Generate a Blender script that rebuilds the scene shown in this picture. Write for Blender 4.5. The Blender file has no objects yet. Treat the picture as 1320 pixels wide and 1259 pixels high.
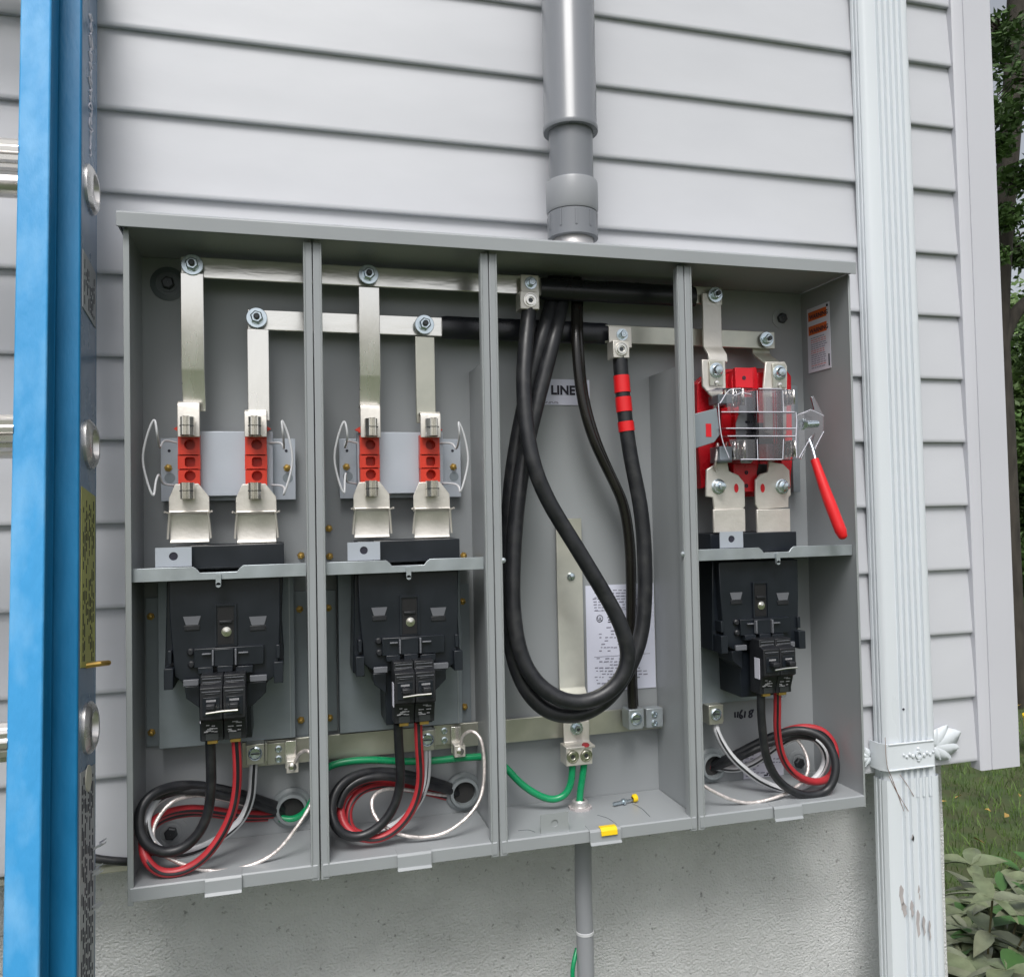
import bpy, math, random
from mathutils import Vector, Matrix, noise
random.seed(7)
scn = bpy.context.scene
col = scn.collection
# ------------------------------------------------------------------ camera
FPX = 1080.9
yaw, pitch, roll = 0.26672, 0.027189, -0.019660
CAM = Vector((0.3023, -1.1226, 1.3451))
_f = Vector((math.sin(yaw)*math.cos(pitch), math.cos(yaw)*math.cos(pitch), math.sin(pitch)))
_r = Vector((math.cos(yaw), -math.sin(yaw), 0)); _u = _r.cross(_f)
_r, _u = math.cos(roll)*_r+math.sin(roll)*_u, -math.sin(roll)*_r+math.cos(roll)*_u
cd = bpy.data.cameras.new('camera'); cam = bpy.data.objects.new('camera', cd); col.objects.link(cam)
cd.sensor_fit = 'HORIZONTAL'; cd.sensor_width = 36; cd.lens = 36*FPX/1320
cd.clip_start = .01; cd.clip_end = 500
M = Matrix(((_r.x, _u.x, -_f.x, CAM.x), (_r.y, _u.y, -_f.y, CAM.y), (_r.z, _u.z, -_f.z, CAM.z), (0, 0, 0, 1)))
cam.matrix_world = M
scn.camera = cam
# ------------------------------------------------------------------ sky, sun, exposure
w = bpy.data.worlds.new('World'); scn.world = w; w.use_nodes = True
nt = w.node_tree; bg = nt.nodes['Background']
sky = nt.nodes.new('ShaderNodeTexSky'); sky.sky_type = 'NISHITA'; sky.sun_disc = False
sky.sun_elevation = math.radians(55); sky.sun_rotation = math.radians(200)
sky.air_density = 1.0; sky.dust_density = 4.0
hs = nt.nodes.new('ShaderNodeHueSaturation'); hs.inputs['Saturation'].default_value = .30
hs.inputs['Value'].default_value = 1.0
nt.links.new(sky.outputs[0], hs.inputs['Color']); nt.links.new(hs.outputs[0], bg.inputs[0])
bg.inputs[1].default_value = .10
sd = bpy.data.lights.new('sun', 'SUN'); sd.energy = 1.5; sd.angle = math.radians(26); sd.color = (1, .985, .96)
so = bpy.data.objects.new('sun', sd); col.objects.link(so)
el, az = math.radians(55), math.radians(200)
sdir = Vector((math.sin(az)*math.cos(el), math.cos(az)*math.cos(el), math.sin(el)))
so.rotation_euler = sdir.to_track_quat('Z', 'Y').to_euler(); so.location = (0, -3, 6)
scn.view_settings.view_transform = 'Standard'; scn.view_settings.look = 'None'
scn.view_settings.gamma = 1; scn.view_settings.use_curve_mapping = False
scn.view_settings.exposure = 0.60
# ------------------------------------------------------------------ helpers
def P(px, py, y):
    d = _f+(px-660)/FPX*_r-(py-629.5)/FPX*_u
    return CAM+d*((y-CAM.y)/d.y)
def PXw(px, py, x):
    d = _f+(px-660)/FPX*_r-(py-629.5)/FPX*_u
    return CAM+d*((x-CAM.x)/d.x)
MAT = {}
def mat(name, c, rough=.5, metal=0., var=.06, scale=12., bump=0., bscale=60., rvar=.08, spec=.5, stretch=None, c2=None, c2amt=0., c2scale=20., alpha=None, trans=0., wave=None, contrast=(.35, .65)):
    m = bpy.data.materials.new(name); m.use_nodes = True; t = m.node_tree; N = t.nodes; L = t.links
    b = N['Principled BSDF']; tc = N.new('ShaderNodeTexCoord'); mp = N.new('ShaderNodeMapping'); L.new(tc.outputs['Object'], mp.inputs[0])
    if stretch: mp.inputs['Scale'].default_value = stretch
    n = N.new('ShaderNodeTexNoise'); n.inputs['Scale'].default_value = scale; n.inputs['Detail'].default_value = 5; L.new(mp.outputs[0], n.inputs[0])
    cr = N.new('ShaderNodeValToRGB'); L.new(n.outputs[0], cr.inputs[0])
    cr.color_ramp.elements[0].position = .3; cr.color_ramp.elements[1].position = .7
    cr.color_ramp.elements[0].color = tuple(max(0, v*(1-var)) for v in c)+(1,)
    cr.color_ramp.elements[1].color = tuple(min(1, v*(1+var)) for v in c)+(1,)
    out = cr.outputs[0]
    if c2:
        n2 = N.new('ShaderNodeTexNoise'); n2.inputs['Scale'].default_value = c2scale; n2.inputs['Detail'].default_value = 8; L.new(mp.outputs[0], n2.inputs[0])
        r2 = N.new('ShaderNodeValToRGB'); r2.color_ramp.elements[0].position = contrast[0]; r2.color_ramp.elements[1].position = contrast[1]
        L.new(n2.outputs[0], r2.inputs[0])
        mu = N.new('ShaderNodeMath'); mu.operation = 'MULTIPLY'; mu.inputs[1].default_value = c2amt; L.new(r2.outputs[0], mu.inputs[0])
        mx = N.new('ShaderNodeMix'); mx.data_type = 'RGBA'; L.new(mu.outputs[0], mx.inputs[0]); L.new(out, mx.inputs[6]); mx.inputs[7].default_value = tuple(c2)+(1,)
        out = mx.outputs[2]
    L.new(out, b.inputs['Base Color'])
    b.inputs['Metallic'].default_value = metal; b.inputs['Specular IOR Level'].default_value = spec
    mr = N.new('ShaderNodeMapRange'); L.new(n.outputs[0], mr.inputs[0]); mr.inputs[1].default_value = .3; mr.inputs[2].default_value = .7
    mr.inputs[3].default_value = max(.02, rough-rvar); mr.inputs[4].default_value = min(1, rough+rvar); L.new(mr.outputs[0], b.inputs['Roughness'])
    if bump:
        n3 = N.new('ShaderNodeTexNoise'); n3.inputs['Scale'].default_value = bscale; n3.inputs['Detail'].default_value = 6; L.new(mp.outputs[0], n3.inputs[0])
        bp = N.new('ShaderNodeBump'); bp.inputs['Strength'].default_value = bump; bp.inputs['Distance'].default_value = .004 if name == 'stucco' else .002
        L.new(n3.outputs[0], bp.inputs['Height']); L.new(bp.outputs[0], b.inputs['Normal'])
    if trans: b.inputs['Transmission Weight'].default_value = trans
    if alpha is not None: b.inputs['Alpha'].default_value = alpha
    MAT[name] = m; return m
mat('siding', (.515, .525, .56), .40, var=.03, scale=5, bump=.3, bscale=7, stretch=(1, 1, 2.2), rvar=.09, c2=(.585, .595, .63), c2amt=.6, c2scale=3)
mat('corner_vinyl', (.54, .545, .59), .4, var=.02, scale=4)
mat('downspout', (.66, .70, .74), .33, var=.02, scale=10, c2=(.45, .46, .45), c2amt=.35, c2scale=14, contrast=(.62, .75), stretch=(1, 1, .25))
mat('primer', (.40, .37, .37), .8, var=.2)
mat('rust_line', (.25, .14, .1), .8)
mat('stucco', (.625, .63, .63), .95, var=.12, scale=9, bump=1.0, bscale=300, c2=(.13, .13, .125), c2amt=.65, c2scale=130, contrast=(.64, .74))
mat('slot_shade', (.004, .004, .005), .6)  # near black, painted shade for the breaker slot
mat('dark_void', (.03, .03, .03), .9)
mat('cab', (.275, .292, .305), .38, var=.03, scale=8, bump=.06, bscale=25, c2=(.33, .35, .362), c2amt=.6, c2scale=4, rvar=.07, contrast=(.25, .85))
mat('cab_edge', (.28, .30, .305), .38, var=.04)
mat('zinc', (.42, .46, .48), .38, metal=.6, var=.10, scale=35, c2=(.38, .42, .46), c2amt=.5, c2scale=28)
mat('zinc_dull', (.29, .33, .36), .42, metal=.35, var=.10, scale=30, c2=(.20, .235, .265), c2amt=.6, c2scale=14)
mat('plate', (.46, .50, .56), .45, metal=.35, var=.04, scale=15)
mat('tin', (.88, .86, .82), .22, metal=.85, var=.05, scale=22, stretch=(1, 1, .3), bump=.12, bscale=90, rvar=.10)
mat('tin_h', (.88, .86, .81), .20, metal=.88, var=.06, scale=22, stretch=(.25, 1, 1), bump=.15, bscale=90, rvar=.10)
mat('tin_dull', (.62, .61, .53), .36, metal=.8, var=.12, scale=18, bump=.1, bscale=60, c2=(.42, .43, .38), c2amt=.7, c2scale=14)
mat('alu', (.70, .67, .62), .40, metal=.55, var=.05, scale=40, bump=.15, bscale=220)
mat('bolt', (.62, .70, .75), .22, metal=.95, var=.15, scale=90)
mat('bolt_dark', (.07, .075, .08), .4, metal=.7, var=.2)
mat('brass', (.55, .36, .10), .35, metal=.8, var=.15, scale=80)
mat('chrome', (.75, .73, .68), .2, metal=1, var=.1, scale=60)
mat('orange_plastic', (.62, .040, .018), .38, var=.05, scale=30)
mat('red_plastic', (.62, .012, .022), .3, var=.08, scale=20)
mat('black_plastic', (.008, .011, .016), .36, var=.2, scale=20, rvar=.1)
mat('black_plastic2', (.012, .013, .016), .45, var=.2, scale=40, bump=.2, bscale=200)
mat('grey_window', (.12, .125, .14), .45)
mat('breaker_mark', (.24, .24, .25), .6, var=.3, scale=200)
mat('cable_black', (.015, .016, .019), .40, var=.2, scale=50, rvar=.12, bump=.15, c2=(.05, .05, .05), c2amt=.5, c2scale=60, contrast=(.5, .75))
mat('cable_gloss', (.014, .013, .012), .18, var=.2, scale=30)
mat('sleeve', (.012, .013, .018), .3, var=.2)
mat('wire_red', (.40, .028, .036), .42, var=.1, scale=40)
mat('wire_white', (.55, .56, .58), .45, var=.06)
mat('wire_green', (.005, .26, .10), .3, var=.1, scale=40)
mat('tape_red', (.68, .012, .016), .35, var=.05)
mat('bare', (.78, .72, .69), .38, metal=.6, var=.25, scale=160, bump=.5, bscale=300)
mat('pvc', (.185, .195, .215), .30, var=.04, scale=12, stretch=(1, 1, .15))
mat('pvc_light', (.27, .28, .30), .36, var=.04)
mat('hub', (.62, .60, .59), .35, metal=.7, var=.06)
mat('ring_pvc', (.22, .245, .255), .4)
mat('paper', (.66, .68, .80), .55, var=.02)
mat('paper_w', (.62, .62, .70), .5, var=.02)
mat('ink', (.02, .02, .035), .7)
mat('ink_grey', (.25, .25, .32), .7)
mat('ink_orange', (.62, .12, .02), .6)
mat('ink_red', (.55, .2, .2), .6)
mat('yellow', (.85, .58, .01), .4, var=.03)
mat('cream', (.62, .60, .50), .5)
mat('rubber', (.10, .12, .13), .35)
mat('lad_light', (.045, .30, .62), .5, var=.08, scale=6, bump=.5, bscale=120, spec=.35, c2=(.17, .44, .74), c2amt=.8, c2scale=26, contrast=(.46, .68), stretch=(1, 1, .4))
mat('lad_web_sheen', (.15, .23, .34), .28, var=.06)  # greyed blue, the siding's reflection is painted into the web colour
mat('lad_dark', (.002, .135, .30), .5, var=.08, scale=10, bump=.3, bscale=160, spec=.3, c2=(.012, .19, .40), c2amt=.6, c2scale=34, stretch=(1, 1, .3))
mat('lad_alu', (.72, .70, .68), .3, metal=.9, var=.1, scale=50, stretch=(.2, 1, 1))
mat('sticker_yellow', (.40, .40, .12), .5, var=.08)
mat('sticker_grey', (.42, .43, .44), .5, var=.08)
mat('grass', (.085, .145, .030), .7, var=.45, scale=3)
mat('lawn', (.045, .075, .022), .95, var=.3, scale=4, bump=.5, bscale=30, c2=(.07, .06, .03), c2amt=.5, c2scale=9)
mat('litter', (.34, .22, .06), .7, var=.4, scale=2)
mat('leafA', (.15, .185, .105), .42, var=.3, scale=30, bump=.6, bscale=90, c2=(.16, .17, .09), c2amt=.5, c2scale=12)
mat('leafB', (.19, .215, .145), .40, var=.3, scale=30, bump=.6, bscale=90, c2=(.10, .09, .05), c2amt=.5, c2scale=14)
mat('leafC', (.055, .13, .035), .5, var=.2, scale=18)
mat('stem', (.10, .09, .04), .6)
mat('bark', (.035, .030, .025), .95, var=.35, scale=14, bump=1.0, bscale=28, stretch=(1, 1, .3), c2=(.07, .062, .05), c2amt=.6, c2scale=20)
mat('crown', (.058, .115, .026), .6, var=.45, scale=2)
mat('crown2', (.10, .17, .045), .6, var=.5, scale=2)
def clear_mat():
    m = bpy.data.materials.new('clear_plastic'); m.use_nodes = True; t = m.node_tree; N = t.nodes
    N.remove(N['Principled BSDF']); o = N['Material Output']
    tr = N.new('ShaderNodeBsdfTransparent'); tr.inputs[0].default_value = (.93, .92, .93, 1)
    gl = N.new('ShaderNodeBsdfGlossy'); gl.inputs['Roughness'].default_value = .12; gl.inputs[0].default_value = (.95, .95, 1, 1)
    fr = N.new('ShaderNodeFresnel'); fr.inputs[0].default_value = 1.6
    ad = N.new('ShaderNodeMath'); ad.operation = 'ADD'; ad.inputs[1].default_value = .03; t.links.new(fr.outputs[0], ad.inputs[0])
    mx = N.new('ShaderNodeMixShader'); t.links.new(ad.outputs[0], mx.inputs[0]); t.links.new(tr.outputs[0], mx.inputs[1]); t.links.new(gl.outputs[0], mx.inputs[2])
    t.links.new(mx.outputs[0], o.inputs[0]); MAT['clear'] = m
clear_mat()

class MB:
    def __init__(s): s.v = []; s.f = []
    def add(s, vs, fs):
        o = len(s.v); s.v += [Vector(v) for v in vs]; s.f += [tuple(i+o for i in f) for f in fs]; return s
    def box(s, x0, x1, y0, y1, z0, z1):
        return s.add([(x0, y0, z0), (x1, y0, z0), (x1, y1, z0), (x0, y1, z0), (x0, y0, z1), (x1, y0, z1), (x1, y1, z1), (x0, y1, z1)],
                     [(0, 3, 2, 1), (4, 5, 6, 7), (0, 1, 5, 4), (1, 2, 6, 5), (2, 3, 7, 6), (3, 0, 4, 7)])
    def pbox(s, a, b, c, d, yf, yb):   # rectangle seen at photo position a,b..c,d on the plane yf, reaching back to yb
        mx, my = (a+c)/2, (b+d)/2
        return s.box(P(a, my, yf).x, P(c, my, yf).x, yf, yb, P(mx, d, yf).z, P(mx, b, yf).z)
    def prism(s, pts, y0, y1):         # polygon in x,z extruded along y (y0 front)
        n = len(pts)
        s.add([(x, y0, z) for x, z in pts]+[(x, y1, z) for x, z in pts],
              [tuple(range(n)), tuple(reversed(range(n, 2*n)))]+[((i+1) % n, i, i+n, (i+1) % n+n) for i in range(n)]); return s
    def pprism(s, pts, yf, yb):
        return s.prism([(P(a, b, yf).x, P(a, b, yf).z) for a, b in pts], yf, yb)
    def sheet(s, prof, x0, x1, t):     # profile of (y,z) points swept along x, thickness t
        L = []; n = len(prof)
        for i in range(n):
            a = Vector(prof[max(0, i-1)]); b = Vector(prof[min(n-1, i+1)]); d = (b-a).normalized(); nn = Vector((-d.y, d.x))*t
            L.append((Vector(prof[i]), Vector(prof[i])+nn))
        vs = []
        for p, q in L: vs += [(x0, p.x, p.y), (x1, p.x, p.y), (x1, q.x, q.y), (x0, q.x, q.y)]
        fs = [(0, 1, 2, 3), tuple(4*(n-1)+k for k in (3, 2, 1, 0))]
        for i in range(n-1):
            for k in range(4): fs.append((4*i+k, 4*i+4+k, 4*i+4+(k+1) % 4, 4*i+(k+1) % 4))
        return s.add(vs, fs)
    def cyl(s, c, ax, r, h, n=20, r2=None, cap=True):   # starts at c going along ax for h
        r2 = r if r2 is None else r2
        ax = Vector(ax).normalized(); c = Vector(c); a = ax.orthogonal().normalized(); b = ax.cross(a); o = []
        for rr, hh in ((r, 0), (r2, h)): o += [c+ax*hh+(a*math.cos(2*math.pi*i/n)+b*math.sin(2*math.pi*i/n))*rr for i in range(n)]
        fs = [(i, (i+1) % n, n+(i+1) % n, n+i) for i in range(n)]
        if cap: fs += [tuple(reversed(range(n))), tuple(range(n, 2*n))]
        return s.add(o, fs)
    def lathe(s, c, ax, prof, n=28):    # prof list of (r, h)
        ax = Vector(ax).normalized(); c = Vector(c); a = ax.orthogonal().normalized(); b = ax.cross(a); o = []
        for r, h in prof: o += [c+ax*h+(a*math.cos(2*math.pi*i/n)+b*math.sin(2*math.pi*i/n))*r for i in range(n)]
        fs = []
        for k in range(len(prof)-1): fs += [(k*n+i, k*n+(i+1) % n, (k+1)*n+(i+1) % n, (k+1)*n+i) for i in range(n)]
        return s.add(o, fs)
    def ring(s, c, ax, r0, r1, h, n=28): return s.lathe(c, ax, [(r0, 0), (r1, 0), (r1, h), (r0, h), (r0, 0)], n)
    def tube(s, pts, r, n=12, cap=True, rf=None):
        T = None; rings = []; m = len(pts)
        for i, p in enumerate(pts):
            d = (pts[min(m-1, i+1)]-pts[max(0, i-1)]).normalized()
            if T is None: a = d.orthogonal().normalized()
            else: a = (a-d*a.dot(d)).normalized()
            T = d; b = d.cross(a); rr = r if rf is None else r*rf(i/(m-1))
            rings += [p+(a*math.cos(2*math.pi*k/n)+b*math.sin(2*math.pi*k/n))*rr for k in range(n)]
        fs = [(i*n+k, i*n+(k+1) % n, (i+1)*n+(k+1) % n, (i+1)*n+k) for i in range(m-1) for k in range(n)]
        if cap: fs += [tuple(reversed(range(n))), tuple(range((m-1)*n, m*n))]
        return s.add(rings, fs)
    def holed(s, x0, x1, z0, z1, cx, cz, r, n, yf, dep, rot=0.):  # front plate with a hole running back by dep
        m = 16 if n > 6 else 4; m = 16
        outer = []; inner = []
        for i in range(m):
            t = 2*math.pi*(i+.5)/m; c_, s_ = math.cos(t), math.sin(t)
            k = 1/max(abs(c_), abs(s_)); 
            ox = cx+(x1-cx if c_ > 0 else cx-x0)*c_*k; oz = cz+(z1-cz if s_ > 0 else cz-z0)*s_*k
            outer.append((ox, oz))
            if n > 6: inner.append((cx+r*c_, cz+r*s_))
            else: inner.append((cx+r*c_*k, cz+r*s_*k))
        # snap corners
        for X, Z in ((x1, z1), (x0, z1), (x0, z0), (x1, z0)):
            j = min(range(m), key=lambda q: (outer[q][0]-X)**2+(outer[q][1]-Z)**2); outer[j] = (X, Z)
        vs = [(x, yf, z) for x, z in outer]+[(x, yf, z) for x, z in inner]+[(x, yf+dep, z) for x, z in inner]+[(x, yf+dep, z) for x, z in outer]
        fs = []
        for i in range(m):
            j = (i+1) % m
            fs += [(i, j, m+j, m+i), (m+i, m+j, 2*m+j, 2*m+i), (j, i, 3*m+i, 3*m+j)]
        fs.append(tuple(range(2*m, 3*m)))
        return s.add(vs, fs)

ORG = {}
def tag(o, label=None, cat=None, group=None, kind=None):
    if label: o['label'] = label
    if cat: o['category'] = cat
    if group: o['group'] = group
    if kind: o['kind'] = kind
    return o
def thing(name, label, cat, loc=(0, 0, 0), group=None):
    o = bpy.data.objects.new(name, None); col.objects.link(o); o.location = loc; o.empty_display_size = .02
    ORG[o.name] = Vector(loc); return tag(o, label, cat, group)
def obj(name, mb, m, parent=None, bevel=0., smooth=False, label=None, cat=None, group=None, kind=None, seg=2):
    vs = mb.v; lo = Vector((min(v.x for v in vs), min(v.y for v in vs), min(v.z for v in vs))); hi = Vector((max(v.x for v in vs), max(v.y for v in vs), max(v.z for v in vs)))
    c = (lo+hi)/2
    me = bpy.data.meshes.new(name); me.from_pydata([v-c for v in vs], [], mb.f); me.validate(); me.update()
    me.materials.append(MAT[m])
    o = bpy.data.objects.new(name, me); col.objects.link(o)
    if parent is not None: o.parent = parent; o.location = c-ORG[parent.name]
    else: o.location = c
    ORG[o.name] = c.copy()
    if smooth:
        for p in me.polygons: p.use_smooth = True
        try: me.set_sharp_from_angle(angle=math.radians(40))
        except Exception: pass
    if bevel:
        b = o.modifiers.new('bevel', 'BEVEL'); b.width = bevel; b.segments = seg; b.limit_method = 'ANGLE'; b.angle_limit = math.radians(40)
        for p in me.polygons: p.use_smooth = True
        try: me.set_sharp_from_angle(angle=math.radians(40))
        except Exception: pass
        b.harden_normals = False
    return tag(o, label, cat, group, kind)
def kids(o): return [c for c in bpy.data.objects if c.parent == o]
def copy_tree(o, off=None, parent=None, label=None):
    c = o.copy(); col.objects.link(c); c.parent = parent
    if off is not None: c.location = o.location+Vector(off)
    ORG[c.name] = ORG[o.name]+(Vector(off) if off is not None else Vector((0, 0, 0)))
    if label: c['label'] = label
    for ch in kids(o): copy_tree(ch, None, c)
    return c
def crom(pts, k=8):
    out = []; n = len(pts)
    for i in range(n-1):
        p0 = pts[max(0, i-1)]; p1 = pts[i]; p2 = pts[i+1]; p3 = pts[min(n-1, i+2)]
        if i == 0: p0 = p1*2-p2
        if i == n-2: p3 = p2*2-p1
        for j in range(k):
            t = j/k; out.append(.5*((2*p1)+(p2-p0)*t+(2*p0-5*p1+4*p2-p3)*t*t+(3*p1-p0-3*p2+p3)*t**3))
    out.append(pts[-1]); return out
def relax(pts, it=2):
    for _ in range(it): pts = [pts[0]]+[(pts[i-1]+pts[i]*2+pts[i+1])/4 for i in range(1, len(pts)-1)]+[pts[-1]]
    return pts
def px_path(lst, k=8, it=6): return relax(crom([P(*p) for p in lst], k), it)
def ypath(pts, ys):   # attach depths, ys = list of (t, y) along the list
    n = len(pts); out = []
    for i, (a, b) in enumerate(pts):
        t = i/(n-1)
        for (t0, y0), (t1, y1) in zip(ys, ys[1:]):
            if t0 <= t <= t1: out.append((a, b, y0+(y1-y0)*(t-t0)/(t1-t0+1e-9))); break
    return out
def text_mesh(s, size, name, m, parent, origin, xdir, zdir, align='LEFT', bold=0.0):
    cu = bpy.data.curves.new(name, 'FONT'); cu.body = s; cu.size = size; cu.align_x = align; cu.offset = bold; cu.resolution_u = 2; cu.space_character = 1.03 if bold > .0005 else 1.0
    to = bpy.data.objects.new(name+'_src', cu); col.objects.link(to)
    dg = bpy.context.evaluated_depsgraph_get(); me = bpy.data.meshes.new_from_object(to.evaluated_get(dg))
    bpy.data.objects.remove(to); bpy.data.curves.remove(cu)
    xd = Vector(xdir).normalized(); zd = Vector(zdir).normalized(); mb = MB()
    mb.add([Vector(origin)+xd*v.co.x+zd*v.co.y for v in me.vertices], [tuple(p.vertices) for p in me.polygons])
    bpy.data.meshes.remove(me)
    return obj(name, mb, m, parent)

YB = -.0185; YF = -.128
X0, X1, X2, X3, X4 = .1365, .3384, .5493, .8133, 1.0663
Z0, Z1 = .9324, 1.666
# ================================================================== ground and far setting
GZ = -.25
mb = MB(); n = 60; S = 120.
vs = []; fs = []
def gco(i): t = (i/n-.5)*2; return math.copysign(abs(t)**2.2, t)*S
for j in range(n+1):
    for i in range(n+1):
        x, y = gco(i)+2, gco(j)+2
        vs.append((x, y, GZ+.03*noise.noise(Vector((x*.5, y*.5, 0)))+(.0 if abs(x)+abs(y) < 20 else .3*noise.noise(Vector((x*.05, y*.05, 3))))))
for j in range(n):
    for i in range(n): a = j*(n+1)+i; fs.append((a, a+1, a+n+2, a+n+1))
mb.add(vs, fs); obj('lawn', mb, 'lawn', smooth=True, kind='structure')
# ================================================================== house wall
hw = thing('house', 'house wall of pale grey lap siding above a rough grey stucco foundation', 'house wall', (.5, 0, 0))
LAP = .1016; ZS = 1.9493; XL = -1.6; XR = 1.366
OFFS = {-1: .0038, 0: .003, 1: .001, 2: -.0005}
def zk(k): return ZS-k*LAP+OFFS.get(k, 0)
for k in range(-12, 11):
    zb = zk(k); zt = zk(k-1)+.012; mb = MB(); nx = 60
    prof = [(.004, zb+.001), (-.0150, zb), (-.0160, zb+.0015), (-.0156, zb+.006), (-.0138, zb+.035), (-.0115, zb+.07), (-.0085, zt-.012), (-.0080, zt)]
    vs = []
    for i in range(nx+1):
        x = XL+(XR-XL)*i/nx
        for q, (y, z) in enumerate(prof):
            wv = 0 if q in (0, 7) else .0026*noise.noise(Vector((x*2.2, k*3.7, z*5)))*(1 if q > 3 else .35)
            vs.append((x, y+wv, z+.0008*noise.noise(Vector((x*1.5, k*5.1, 2)))))
    m_ = len(prof); fs = [(i*m_+q, (i+1)*m_+q, (i+1)*m_+q+1, i*m_+q+1) for i in range(nx) for q in range(m_-1)]
    mb.add(vs, fs); obj('siding_board', mb, 'siding', hw, smooth=True)
# wall core behind siding, corner, foundation
mb = MB().box(XL, 1.395, .006, .30, zk(10)+.004, 3.2); obj('wall_core', mb, 'corner_vinyl', hw)
cx0, cx1 = 1.362, 1.440
mb = MB(); zb_, zt_ = .9195, 3.2
prof = [(cx0, .0), (cx0-.001, -.020), (cx0+.002, -.0225), (cx0+.019, -.0225), (cx0+.0196, -.0205), (cx0+.0206, -.0205), (cx0+.0212, -.0225), (cx1-.003, -.0225), (cx1, -.0195), (cx1+.001, .06), (cx1-.02, .062), (cx1-.02, .0)]
n = len(prof); dr = .004
mb.add([(x+dr, y, zb_) for x, y in prof]+[(x-dr*1.8, y, zt_) for x, y in prof], [(i, (i+1) % n, n+(i+1) % n, n+i) for i in range(n)]+[tuple(reversed(range(n))), tuple(range(n, 2*n))])
obj('corner_post', mb, 'corner_vinyl', hw, smooth=True)
# side wall siding seen only from other positions
FY = .055; fx1 = P(1217, 1120, FY).x
mb = MB(); nx, nz = 90, 50; zt = zk(10)+.02
vs = [(XL+(fx1-XL)*i/nx, FY+.0035*noise.noise(Vector((i*.31, j*.37, 0)))+.003*noise.noise(Vector((i*.05, j*.06, 4))), GZ-.3+(zt-GZ+.3)*j/nz) for j in range(nz+1) for i in range(nx+1)]
fs = [(j*(nx+1)+i, j*(nx+1)+i+1, (j+1)*(nx+1)+i+1, (j+1)*(nx+1)+i) for j in range(nz) for i in range(nx)]
mb.add(vs, fs)
mb.add([(fx1, FY, GZ-.3), (fx1, .5, GZ-.3), (fx1, .5, zt), (fx1, FY, zt)], [(0, 1, 2, 3)])
obj('foundation', mb, 'stucco', hw, smooth=True)
mb = MB().box(XL, 1.42, .008, .5, zk(10)+.006, zk(10)+.02); obj('underside_shade', mb, 'dark_void', hw)  # underside strip coloured dark for the shade below the siding
mb = MB().box(XL, X0-.004, -.004, .012, P(140, 1124, 0).z, P(140, 1115, 0).z); obj('starter_strip', mb, 'cream', hw, bevel=.002)

# black wire that runs along the bottom of the siding
pts = px_path([(60, 1098, -.012), (110, 1104, -.016), (135, 1108, -.018), (160, 1110, -.018), (185, 1110, -.010)])
obj('black_cable', MB().tube(pts, .0048), 'cable_black', smooth=True, label='thin black cable running under the siding edge left of the grey cabinet', cat='cable')

# ================================================================== downspout
ds = thing('downspout', 'white ribbed metal downspout with a leaf patterned strap and peeling paint', 'downspout', (1.19, -.05, GZ))
yf, ybk = -.043, -.017
def dspipe(xa, xb, za, zb2, xa2, xb2, name, grow=0., yoff=0.):
    # cross section in x,y with ribs on the right half
    W = xb-xa; sec = [(0, ybk), (0, -.022), (.0015, -.023), (.0015, -.026), (0, -.027), (0, -.030), (.0015, -.031), (.0015, -.034), (0, -.035), (.003, yf+.0025), (.008, yf)]
    r0 = .27*W
    sec += [(r0, yf)]
    k = 5; step = (W-.012-r0)/k
    for i in range(k):
        a = r0+i*step
        sec += [(a+.0015, yf+.0045), (a+.0055, yf+.0045), (a+.007, yf), (a+step, yf)]
    sec += [(W-.006, yf), (W-.001, yf+.004), (W, yf+.012), (W, ybk)]
    n = len(sec); mb = MB()
    lo = [(xa+x+(grow if x > W/2 else -grow), y-(grow if y < -.036 else 0), za) for x, y in sec]
    hi = [(xa2+x*(xb2-xa2)/W+(grow if x > W/2 else -grow), y-(grow if y < -.036 else 0), zb2) for x, y in sec]
    mb.add(lo+hi, [((i), (i+1) % n, n+(i+1) % n, n+i) for i in range(n)])
    return obj(name, mb, 'downspout', ds, smooth=True)
zj = P(1170, 1003, yf).z
xa, xb = P(1113, 100, yf).x, P(1175, 100, yf).x
xa1, xb1 = P(1143, 990, yf).x, P(1209, 990, yf).x
def ex(z, a, b, za, zb2): return a+(b-a)*(z-za)/(zb2-za)
zt1 = P(1140, 100, yf).z
xat, xbt = ex(3.1, xa1, xa, zj, zt1), ex(3.1, xb1, xb, zj, zt1)
dspipe(xa1, xb1, zj-.03, 3.1, xat, xbt, 'upper_pipe')
lo_pipe = dspipe(xa1-.001, xb1+.001, GZ+.05, zj, xa1-.001, xb1+.001, 'lower_pipe', grow=.002)
# peeled paint patches and drip lines on the lower pipe
random.seed(5)
for (a, b, c, d) in [(1160, 1140, 1165, 1168), (1163, 1162, 1169, 1182), (1174, 1160, 1178, 1182), (1182, 1172, 1186, 1208), (1190, 1180, 1193, 1206), (1198, 1186, 1200, 1212), (1184, 1140, 1186, 1160), (1176, 1078, 1178, 1084)]:
    p = [(a, b+3), ((a*2+c)/3, b), (c, b+6), (c-1, (b+d)/2), (c+.5, d-5), ((a+c)/2, d), (a+.8, d-9), (a-.6, (b+d)/2)]
    obj('bare_patch', MB().pprism(p, yf-.0026, yf-.0016), 'primer', lo_pipe)
for pth in ([(1141, 950), (1143, 985), (1150, 1003), (1160, 1030), (1165, 1045)], [(1160, 998), (1170, 1012), (1178, 1026)], [(1146, 1000), (1156, 1020), (1171, 1045)]):
    obj('drip_line', MB().tube(relax(crom([P(a, b, yf-.006 if b < 992 else yf-.003) for a, b in pth], 5), 2), .0004, 5), 'rust_line', lo_pipe)
mb = MB().cyl(P(1165, 914, yf-.001), (0, 1, 0), .0018, .002, 8); obj('speck', mb, 'ink', ds)
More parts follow.
